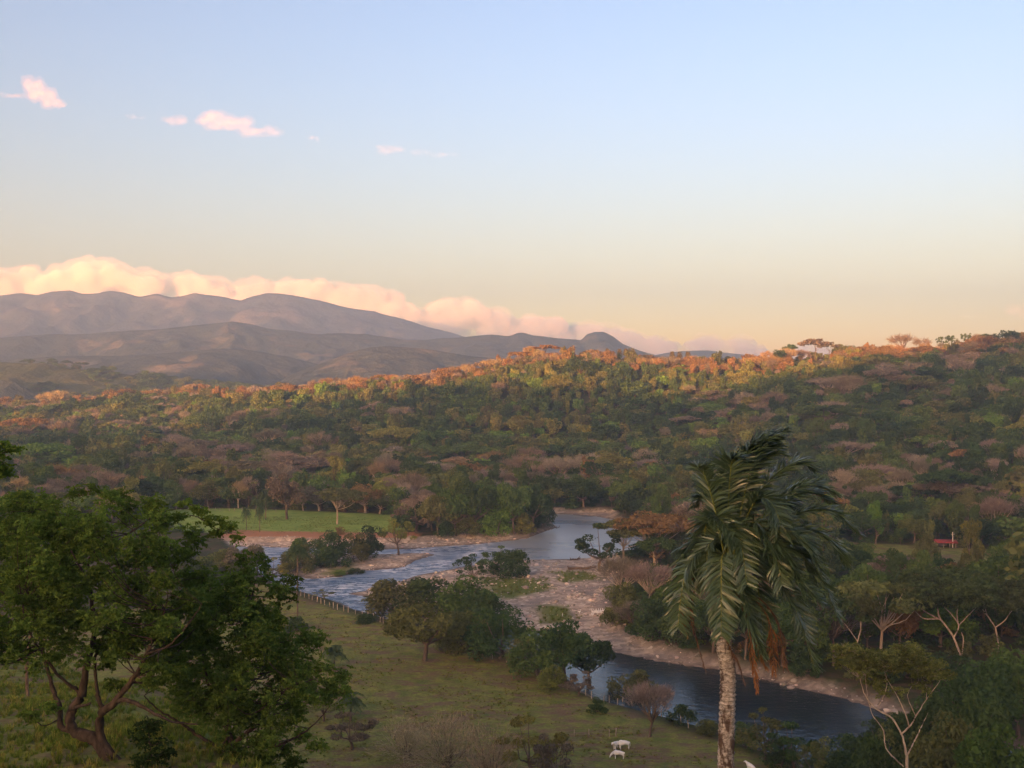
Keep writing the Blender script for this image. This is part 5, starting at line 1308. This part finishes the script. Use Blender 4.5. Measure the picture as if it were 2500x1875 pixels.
traced_tree('slender_tree', 'slender pale stemmed tree standing alone right of the palm', yt, [([(1846, 1458, 0), c9(505, 940), c9(515, 840), c9(535, 755), c9(528, 700), c9(508, 650)], .24, .09), ([c9(512, 835), c9(470, 775), c9(425, 715)], .12, .05), ([c9(535, 755), c9(545, 690), c9(560, 640)], .1, .05)],
 umb(440, 600, 560, 640, 14, 20, 10, 3, 5), (0.095, 0.105, 0.045), .3, 45, 42, bark=PALE, rootuv=(1846, 1458))
yt = hit(2160, 1415)[1]
traced_tree('umbrella_tree', 'flat topped tree with pale crooked limbs at the right edge', yt, [([(2160, 1415, 0), c9(1410, 760), c9(1375, 700), c9(1345, 640), c9(1352, 560), c9(1330, 520)], .28, .07), ([c9(1412, 745), c9(1470, 700), c9(1510, 645), c9(1560, 600)], .18, .06), ([c9(1375, 700), c9(1330, 640), c9(1290, 590)], .16, .06)],
 umb(1250, 1600, 460, 590, 50, 28, 12, 5, 6), (0.085, 0.105, 0.045), .34, 55, 43, bark=PALE, rootuv=(2160, 1415), flat=.6)
traced_tree('umbrella_tree', 'tall thin tree with pale limbs and yellowish crown before the lower river', 110.0, [
 ([(1959, 1862, 0), c9(835, 1659), c9(828, 1560), c9(800, 1440), c9(730, 1330), c9(640, 1280), c9(560, 1180), c9(530, 1080)], .24, .03), ([c9(835, 1580), c9(885, 1480), c9(930, 1390), c9(972, 1300)], .12, .03),
 ([c9(800, 1440), c9(860, 1380), c9(900, 1310), c9(960, 1215), c9(1060, 1080)], .13, .025), ([c9(960, 1210), c9(962, 1150), c9(948, 1080)], .05, .02), ([c9(850, 1390), c9(820, 1300), c9(770, 1190), c9(720, 1110), c9(690, 1050)], .09, .02),
 ([c9(640, 1280), c9(690, 1180), c9(705, 1100), c9(690, 1030)], .06, .02), ([c9(700, 1500, .5), c9(690, 1420, .5), c9(620, 1320, .5), c9(590, 1200, .5), c9(575, 1070, .5)], .08, .02), ([c9(820, 1659, .3), c9(720, 1560, .4), c9(700, 1500, .5)], .09, .06), ([c9(890, 1320), c9(840, 1200), c9(870, 1120)], .06, .02)],
 umb(500, 950, 890, 1000, 60, 17, 8, 2.5, 7)+umb(380, 540, 860, 1010, 22, 14, 8, 2, 8)+umb(930, 1080, 960, 1060, 16, 14, 7, 2, 9)+umb(560, 1040, 1040, 1180, 16, 12, 6, 2, 10), (0.130, 0.150, 0.050), .15, 85, 44, bark=PALE, rootuv=(1959, 1862), flat=.5)
# ------------------------------------------------------------------ fences
WOODP = bark_material('weathered_post', (0.22, 0.17, 0.13), (0.48, 0.40, 0.32), 4.0)
WIREM, _n, _b = new_mat('fence_wire', .5, .5); _b.inputs['Base Color'].default_value = (.22, .2, .18, 1); _b.inputs['Metallic'].default_value = .6
def fence(name, label, uv, step, hgt, seed, r=.085, skip=()):
    rg = np.random.default_rng(seed); P = np.array([hit(*q)[:2] for q in uv]); seg = np.hypot(*np.diff(P, axis=0).T); cs = np.concatenate([[0], np.cumsum(seg)])
    n = int(cs[-1]/step); root = bpy.data.objects.new(name, None); COL.objects.link(root); tops = []
    x0, y0 = P[0]; root.location = (x0, y0, ground_z1(x0, y0)); R0 = np.array(root.location)
    for k in range(n+1):
        d = min(cs[-1], k*step+rg.uniform(-.3, .3)*step); x = np.interp(d, cs, P[:, 0]); y = np.interp(d, cs, P[:, 1]); z = ground_z1(x, y)
        b = np.array([x, y, z])-R0; h = hgt*rg.uniform(.82, 1.15); ln = rg.normal(0, .07, 2)
        V, Fq = tubes([(np.array([b-[0, 0, .3], b+[ln[0]*.5, ln[1]*.5, h*.5], b+[ln[0], ln[1], h], b+[ln[0], ln[1], h+.02]]), np.array([r*1.1, r, r*.92, .01])*rg.uniform(.8, 1.25))], 6)
        mesh_np('post', V, Fq, [WOODP], root); tops.append(b+[ln[0], ln[1], h*.93])
    for f in (.35, .65, .95):
        Q = np.array([[t[0], t[1], t[2]-hgt*.93*(1-f)] for t in tops]); Q = np.concatenate([[(a+(b-a)*s)-np.array([0, 0, .05*math.sin(s*math.pi)]) for s in (0, .5)] for a, b in zip(Q[:-1], Q[1:])]+[[Q[-1]]])
        V, Fq = tubes([(Q, np.full(len(Q), .009))], 4); mesh_np('wire', V, Fq, [WIREM], root)
    return tag(root, label, 'fence')
def c6(x, y): return (530.9+.36*x, 1017.5+.36*y)
def c8(x, y): return (796.3+.36*x, 1283+.36*y)
fence('wire_fence', 'wire fence with pale posts along the pasture edge by the rapids', [c6(330, 752), c6(450, 800), c6(560, 842), c6(680, 868), c6(760, 892), c6(860, 935), c8(420, 265)], 2.6, 1.5, 1)
fence('wire_fence', 'long wire fence of weathered posts between the pasture and the lower river', [c8(430, 280), c8(590, 345), c8(690, 375), c8(770, 402), c8(870, 420), c8(965, 462), c8(1055, 502), c8(1140, 530), c8(1240, 575), c8(1310, 615), c8(1410, 660), c8(1550, 668), c8(1640, 690), c8(1740, 730), c8(1850, 772), c8(1930, 820), c8(1985, 825)], 3.0, 1.45, 2)
fence('wire_fence', 'short broken fence crossing the pasture behind the white cows', [c8(1150, 868), c8(1260, 858), c8(1370, 860), c8(1520, 862), c8(1570, 858)], 2.6, 1.25, 3)
fence('wire_fence', 'low fence along the rear edge of the green meadow', [(350, 1101), (430, 1103), (520, 1106), (600, 1108)], 3.2, 1.5, 4)

# ------------------------------------------------------------------ animals
def skin_mesh(name, verts, edges, radii, mat, sub=1):
    me = bpy.data.meshes.new(name); me.from_pydata(verts, edges, []); ob = bpy.data.objects.new(name, me); COL.objects.link(ob)
    ob.modifiers.new('s', 'SKIN'); sk = me.skin_vertices[0].data
    for i, r in enumerate(radii): sk[i].radius = (r, r) if np.isscalar(r) else r; sk[i].use_root = (i == 0)
    m = ob.modifiers.new('u', 'SUBSURF'); m.levels = m.render_levels = sub
    dg = bpy.context.evaluated_depsgraph_get(); out = bpy.data.meshes.new_from_object(ob.evaluated_get(dg)); out.name = name
    bpy.data.objects.remove(ob); out.materials.clear(); out.materials.append(mat)
    out.polygons.foreach_set('use_smooth', np.ones(len(out.polygons), bool)); return out
def hide_mat(name, c1, c2):
    m, nt, b = new_mat(name, .85, .15); n = nt.noise(2.2, 3, nt.new('ShaderNodeTexCoord').outputs['Object'])
    nt.link(nt.mix(nt.ramp(n, [(.4, 0.0), (.65, 1.0)]), c1, c2), b.inputs['Base Color']); return m
WHITE = hide_mat('white_hide', (.90, .88, .84), (.80, .76, .70)); BLACKH = hide_mat('black_hide', (.02, .018, .016), (.04, .034, .03))
def cow_mesh(name, mat, graze=True):
    v = [(-.75, 0, 1.10), (-.35, 0, 1.06), (.1, 0, 1.02), (.55, 0, 1.10), (.60, 0, 1.42)]      # rump .. shoulder, hump
    r = [(.27, .30), (.33, .36), (.36, .40), (.28, .38), (.10, .10)]
    e = [(0, 1), (1, 2), (2, 3), (3, 4)]
    def add(p, rad, par): v.append(p); r.append(rad); e.append((par, len(v)-1)); return len(v)-1
    if graze: n1 = add((.95, 0, .95), (.16, .22), 3); n2 = add((1.22, 0, .62), (.12, .15), n1); h = add((1.36, 0, .36), (.11, .12), n2); add((1.44, 0, .10), (.07, .07), h)
    else: n1 = add((.92, 0, 1.28), (.16, .2), 3); n2 = add((1.15, 0, 1.45), (.13, .15), n1); h = add((1.38, 0, 1.38), (.11, .12), n2); add((1.62, 0, 1.22), (.07, .07), h)
    for s in (-1, 1):
        a = add((.50, .17*s, .72), .12, 3); b = add((.50, .18*s, .40), .065, a); add((.49, .18*s, .04), .055, b)
        a = add((-.72, .18*s, .78), .15, 0); b = add((-.82, .18*s, .46), .07, a); add((-.76, .18*s, .04), .055, b)
        add((v[h][0]-.08, .24*s, v[h][2]+.06), .035, h)                                       # ears
    t = add((-1.0, 0, 1.08), .04, 0); t = add((-1.04, 0, .62), .025, t); add((-1.03, 0, .42), .04, t)
    return skin_mesh(name, v, e, r, mat)
COWG = cow_mesh('cow', WHITE); COWS = cow_mesh('cow', WHITE, False); COWB = cow_mesh('cow', BLACKH)
def cow(me, u, v, head, sc_, label, group='cattle grazing in the pasture'):
    x, y, z = hit(u, v); o = bpy.data.objects.new('cow', me); COL.objects.link(o); o.location = (x, y, z-.02); o.rotation_euler = (0, 0, rad(head)); o.scale = (sc_,)*3
    return tag(o, label, 'cow', group)
cow(COWG, 1347, 1620, 188, 1.08, 'white grazing cow, the rearmost of the three close together')
cow(COWS, 1331, 1621, 235, .95, 'white cow with raised head half behind the grazing one')
cow(COWG, 1336, 1641, 172, .98, 'white cow nearest the bottom of the three close together')
cow(COWS, 1622, 1672, 120, 1.0, 'white cow cut by the bottom edge just right of the palm trunk')
cow(COWG, 1668, 1680, 30, .9, 'white cow barely showing at the bottom edge, furthest right')
cow(COWB, 2100, 1183, 10, 1.0, 'small black cow standing right of the red roofed shed')
EGR = skin_mesh('egret', [(-.16, 0, .32), (0, 0, .34), (.14, 0, .36), (.2, 0, .5), (.17, 0, .62), (.3, 0, .64), (.02, .04, .18), (.02, .04, .02), (.02, -.04, .18), (.02, -.04, .02), (-.3, 0, .28)],
                [(0, 1), (1, 2), (2, 3), (3, 4), (4, 5), (1, 6), (6, 7), (1, 8), (8, 9), (0, 10)], [.07, .1, .08, .03, .04, .012, .015, .012, .015, .012, .03], WHITE)
re_ = np.random.default_rng(4)
EGL = ['leftmost egret of the flock, standing apart on the gravel', 'lone egret at the near side of the flock'] + ['white egret in the flock on the gravel bar by the right bank trees']*24
EGP = [(1252, 1328), (1215, 1333)]+[(1272+re_.uniform(0, 38), 1324+re_.uniform(0, 8)) for k in range(24)]
for (u, v), l in zip(EGP, EGL):
    x, y, z = hit(u, v); o = bpy.data.objects.new('egret', EGR); COL.objects.link(o); o.location = (x, y, z); o.rotation_euler = (0, 0, re_.uniform(0, 6.28)); s = re_.uniform(1.5, 2.1); o.scale = (s, s, s)
    tag(o, l, 'bird', 'white egrets on the gravel bar')

# ------------------------------------------------------------------ red roofed shed and poles
def boxes(L):
    V, Fq, o = [], [], 0
    for x0, x1, y0, y1, z0, z1 in L:
        V += [(x, y, z) for z in (z0, z1) for y in (y0, y1) for x in (x0, x1)]
        Fq += [[o+a for a in q] for q in ((0, 2, 3, 1), (4, 5, 7, 6), (0, 1, 5, 4), (1, 3, 7, 5), (3, 2, 6, 7), (2, 0, 4, 6))]; o += 8
    return np.array(V, float), np.array(Fq)
def shed():
    x, y, z = hit(2041, 1182); us = K*y/F; L = 42*us; D = 4.5
    r = bpy.data.objects.new('shed', None); COL.objects.link(r); r.location = (x, y, z-.05); r.rotation_euler = (0, 0, rad(-6))
    tag(r, 'open sided farm shed with a red metal roof in the field at right', 'shed')
    m, nt, b = new_mat('red_roof', .5, .4); n = nt.noise(1.5, 3, nt.pos()); nt.link(nt.mix(n, (.25, .032, .028), (.38, .065, .045)), b.inputs['Base Color'])
    wv = nt.new('ShaderNodeTexWave'); wv.inputs['Scale'].default_value = 3; nt.link(nt.new('ShaderNodeTexCoord').outputs['Object'], wv.inputs['Vector']); bp = nt.new('ShaderNodeBump'); bp.inputs['Distance'].default_value = .04; nt.link(wv.outputs[0], bp.inputs['Height']); nt.link(bp.outputs[0], b.inputs['Normal'])
    h0, h1 = 1.8, 2.7; t = .08
    V = [(-L/2-.4, -D/2-.5, h0), (L/2+.4, -D/2-.5, h0), (L/2+.4, 0, h1), (-L/2-.4, 0, h1), (-L/2-.4, D/2+.5, h0), (L/2+.4, D/2+.5, h0)]
    V += [(a, b_, c-t) for a, b_, c in V]
    mesh_np('roof', V, np.array([[0, 1, 2, 3], [3, 2, 5, 4], [7, 6, 9, 8], [8, 9, 10, 11], [0, 6, 7, 1], [4, 5, 11, 10], [0, 3, 9, 6], [3, 4, 10, 9], [1, 7, 8, 2], [2, 8, 11, 5]]), [m], r)
    wm, nt, b = new_mat('shed_wall', .8, .2); nt.link(nt.mix(nt.noise(2, 3, nt.pos()), (.30, .24, .19), (.45, .38, .30)), b.inputs['Base Color'])
    V, Fq = boxes([(-L/2+.1, L/2-2.0, D/2-.2, D/2-.1, 0, 1.95), (-L/2+.1, -L/2+.2, -D/2+.2, D/2-.203, 0, 1.9)]); mesh_np('wall', V, Fq, [wm], r)
    for k in range(4):
        px_ = -L/2+.3+k*(L-.6)/3; V, Fq = boxes([(px_-.08, px_+.08, -D/2-.1, -D/2+.06, 0, 1.9)]); mesh_np('post', V, Fq, [WOODP], r)
shed()
def pole(u, vt, vb, label):
    x, y, z = hit(u, vb); h = (vb-vt)*K*y/F
    r = bpy.data.objects.new('utility_pole', None); COL.objects.link(r); r.location = (x, y, z); tag(r, label, 'pole', 'utility poles in the field')
    V, Fq = tubes([(np.array([(0, 0, -.3), (.02, 0, h*.5), (0, 0, h), (0, 0, h+.03)]), np.array([.17, .15, .12, .01]))], 8)
    pm, nt, b = new_mat('concrete_pole', .8, .2); b.inputs['Base Color'].default_value = (.55, .51, .46, 1)
    mesh_np('post', V, Fq, [pm], r); V, Fq = boxes([(-.7, .7, -.2, -.1, h-.9, h-.78)]); mesh_np('crossarm', V, Fq, [WOODP], r)
    for s in (-.55, 0.3, .55):
        V, Fq = tubes([(np.array([(s, -.15, h-.78), (s, -.15, h-.62), (s, -.15, h-.6)]), np.array([.05, .04, .01]))], 6); mesh_np('insulator', V, Fq, [pm], r)
pole(2058, 1150, 1184, 'pale utility pole standing in front of the red roofed shed')
pole(1817, 1166, 1192, 'pale utility pole at the left end of the field beside the palm crown')
# driftwood on the gravel
def log(u, v, L, ang, r, label, seed):
    rg = np.random.default_rng(seed); x, y, z = hit(u, v); d = np.array([math.cos(rad(ang)), math.sin(rad(ang)), 0]); c = np.array([x, y, z+r*.7])
    P = [(curve_pts([c-d*L/2, c-d*L*.2+[0, .3, .1], c+d*L*.2, c+d*L/2+[0, 0, .4]], 10, .05, rg), np.linspace(r, r*.45, 10)),
         (curve_pts([c+d*L*.1, c+d*L*.3+[.2, -.8, .8], c+d*L*.4+[.3, -1.2, 1.5]], 6), np.linspace(r*.5, .03, 6)), (curve_pts([c-d*L*.45, c-d*L*.52+[0, -.5, .7], c-d*L*.55+[0, -.8, 1.1]], 5), np.linspace(r*.6, .04, 5))]
    V, Fq = tubes(P, 7); tag(mesh_np('driftwood', V, Fq, [BARK], smooth=True), label, 'driftwood', 'driftwood stranded on the gravel')
log(1258, 1233, 9, 8, .45, 'long brown driftwood log in the middle of the gravel bar', 1)
log(1243, 1211, 4, 30, .3, 'forked driftwood snag at the pool shore', 2)
log(1187, 1204, 3.5, 5, .25, 'small dark driftwood lying in the shallow edge of the pool', 3)
log(1205, 1142, 3, 60, .25, 'driftwood pile at the tip of the left bank', 4)

# ------------------------------------------------------------------ stones, grass
def stone_mesh(seed):
    rg = np.random.default_rng(seed); V = ICO1[0]*np.array([1, .8, .55]); V = V*(1+rg.normal(0, .12, (len(V), 1))); return mesh_np('stone', V, ICO1[1], [STONE], link=False)
ICO1 = ico(1); STONE, nt, b = new_mat('river_stone', .85, .2); nt.link(nt.attr('plant_colour', 'INSTANCER').outputs['Color'], b.inputs['Base Color'])
rs = np.random.default_rng(12)
SX = rs.uniform(-100, 260, 60000); SY = rs.uniform(170, 480, 60000)
g = np.maximum(np.maximum(sdist(SX, SY, BAR), sdist(SX, SY, ISLE)), sdist(SX, SY, NBANK)); sw = water_sd(SX, SY); pxs2 = CXP+F*SX/SY
k_ = (g > -.5) & (sw < .8) & (pxs2 > 180) & (pxs2 < 1030) & (rs.random(60000) < .25+.75*sstep(.42, .62, fbm(SX/9, SY/9, 5, 3)))
SX, SY = SX[k_][:16000], SY[k_][:16000]; ns = len(SX); ss = np.exp(rs.normal(-1.6, .6, ns)).clip(.08, 1.3)
grey = rs.uniform(.2, .7, ns)[:, None]*np.array([[1, .82, .70]])*(1+rs.uniform(-.06, .06, (ns, 3)))
scatter_object('stones', np.stack([SX, SY, ground_z(SX, SY)+ss*.12], -1), np.stack([ss, ss, ss], -1), rs.uniform(0, 6.28, ns), grey, rs.integers(0, 3, ns), [stone_mesh(i) for i in range(3)])
def tuft_mesh(seed, n=16, spread=.35, wid=.035):
    rg = np.random.default_rng(seed); V, Fq = [], []
    for k in range(n):
        a = rg.uniform(0, 6.28); b = np.array([math.cos(a), math.sin(a), 0])*rg.uniform(0, .18); d = np.array([math.cos(a), math.sin(a), 0])*rg.uniform(.1, spread)*1.6; h = rg.uniform(.5, 1); s = np.array([-math.sin(a), math.cos(a), 0])*wid
        V += [b-s, b+s, b+d*.5+s*.8+[0, 0, h*.65], b+d*.5-s*.8+[0, 0, h*.65], b+d+[0, 0, h*.85]]; o = k*5; Fq.append([o, o+1, o+2, o+3]); Fq.append([o+3, o+2, o+4, o+4])
    q = np.array(Fq); m = mesh_np('tuft', np.array(V), [q[0::2], q[1::2][:, :3]], [LEAF], link=False); pattr(m, 'tint', np.repeat(rg.random(n), 5)); return m
TUFTS = [tuft_mesh(i) for i in range(4)]+[tuft_mesh(9, 26, .9, .05), tuft_mesh(10, 26, .9, .05)]
gxs, gys, gsc, gcol, gid = [], [], [], [], []
def grass_area(x, y, s0, s1, cols, ids, flat=1.0):
    n = len(x); s = rs.uniform(s0, s1, n); c = np.array(cols)[rs.integers(0, len(cols), n)]*(1+rs.uniform(-.2, .2, n))[:, None]
    gxs.append(x); gys.append(y); gsc.append(np.stack([s, s, s*flat], -1)); gcol.append(c); gid.append(rs.choice(ids, n))
GC = [(.13, .18, .036), (.17, .21, .045), (.21, .20, .06), (.10, .15, .033)]
yy = 20+90*rs.random(26000)**.8; xx = yy*rs.uniform(-.50, .02, 26000); k_ = rs.random(26000) < .35+.65*sstep(.4, .6, fbm(xx/4, yy/4, 8, 3)); grass_area(xx[k_], yy[k_], .22, .5, GC, [0, 1, 2, 3])
yy = rs.uniform(95, 330, 22000); xx = yy*rs.uniform(-.42, .30, 22000); k_ = (sdist(xx, yy, PAST) > 1) & (rs.random(22000) < sstep(.42, .62, fbm(xx/7, yy/5, 18, 4))); grass_area(xx[k_], yy[k_], .28, .6, [(.19, .22, .045), (.24, .23, .06), (.27, .23, .08)], [4, 5], .7)
yy = rs.uniform(205, 390, 30000); xx = rs.uniform(-60, 160, 30000); wk = np.max([sdist(xx, yy, [gp(*p, .5) for p in q]) for q in ([(1040,1250),(1180,1262),(1190,1285),(1100,1300),(1050,1290)], [(1200,1245),(1270,1240),(1285,1262),(1220,1268)], [(1150,1310),(1230,1318),(1250,1345),(1170,1345)], [(1320,1345),(1400,1375),(1520,1412),(1700,1440),(1700,1425),(1480,1380),(1340,1320)])], 0)
k_ = (wk+(fbm(xx/4, yy/4, 41, 3)-.5)*8 > 0) & (rs.random(30000) < .75); grass_area(xx[k_], yy[k_], .35, .9, [(.12, .17, .03), (.15, .18, .04), (.19, .18, .05)], [0, 1, 4, 5])
yy = rs.uniform(395, 470, 14000); xx = rs.uniform(-190, -10, 14000); k_ = (sdist(xx, yy, MEADOW) > .5) & (rs.random(14000) < .15+.85*sstep(.42, .6, fbm(xx/9, yy/5, 28, 4))); grass_area(xx[k_], yy[k_], .25, .55, [(.16, .24, .05), (.21, .27, .065), (.26, .26, .08)], [4, 5], .7)
gx_, gy_ = np.concatenate(gxs), np.concatenate(gys)
scatter_object('grass', np.stack([gx_, gy_, ground_z(gx_, gy_)-.03], -1), np.concatenate(gsc), rs.uniform(0, 6.28, len(gx_)), np.concatenate(gcol), np.concatenate(gid), TUFTS)
print('grass', len(gx_), 'stones', ns)
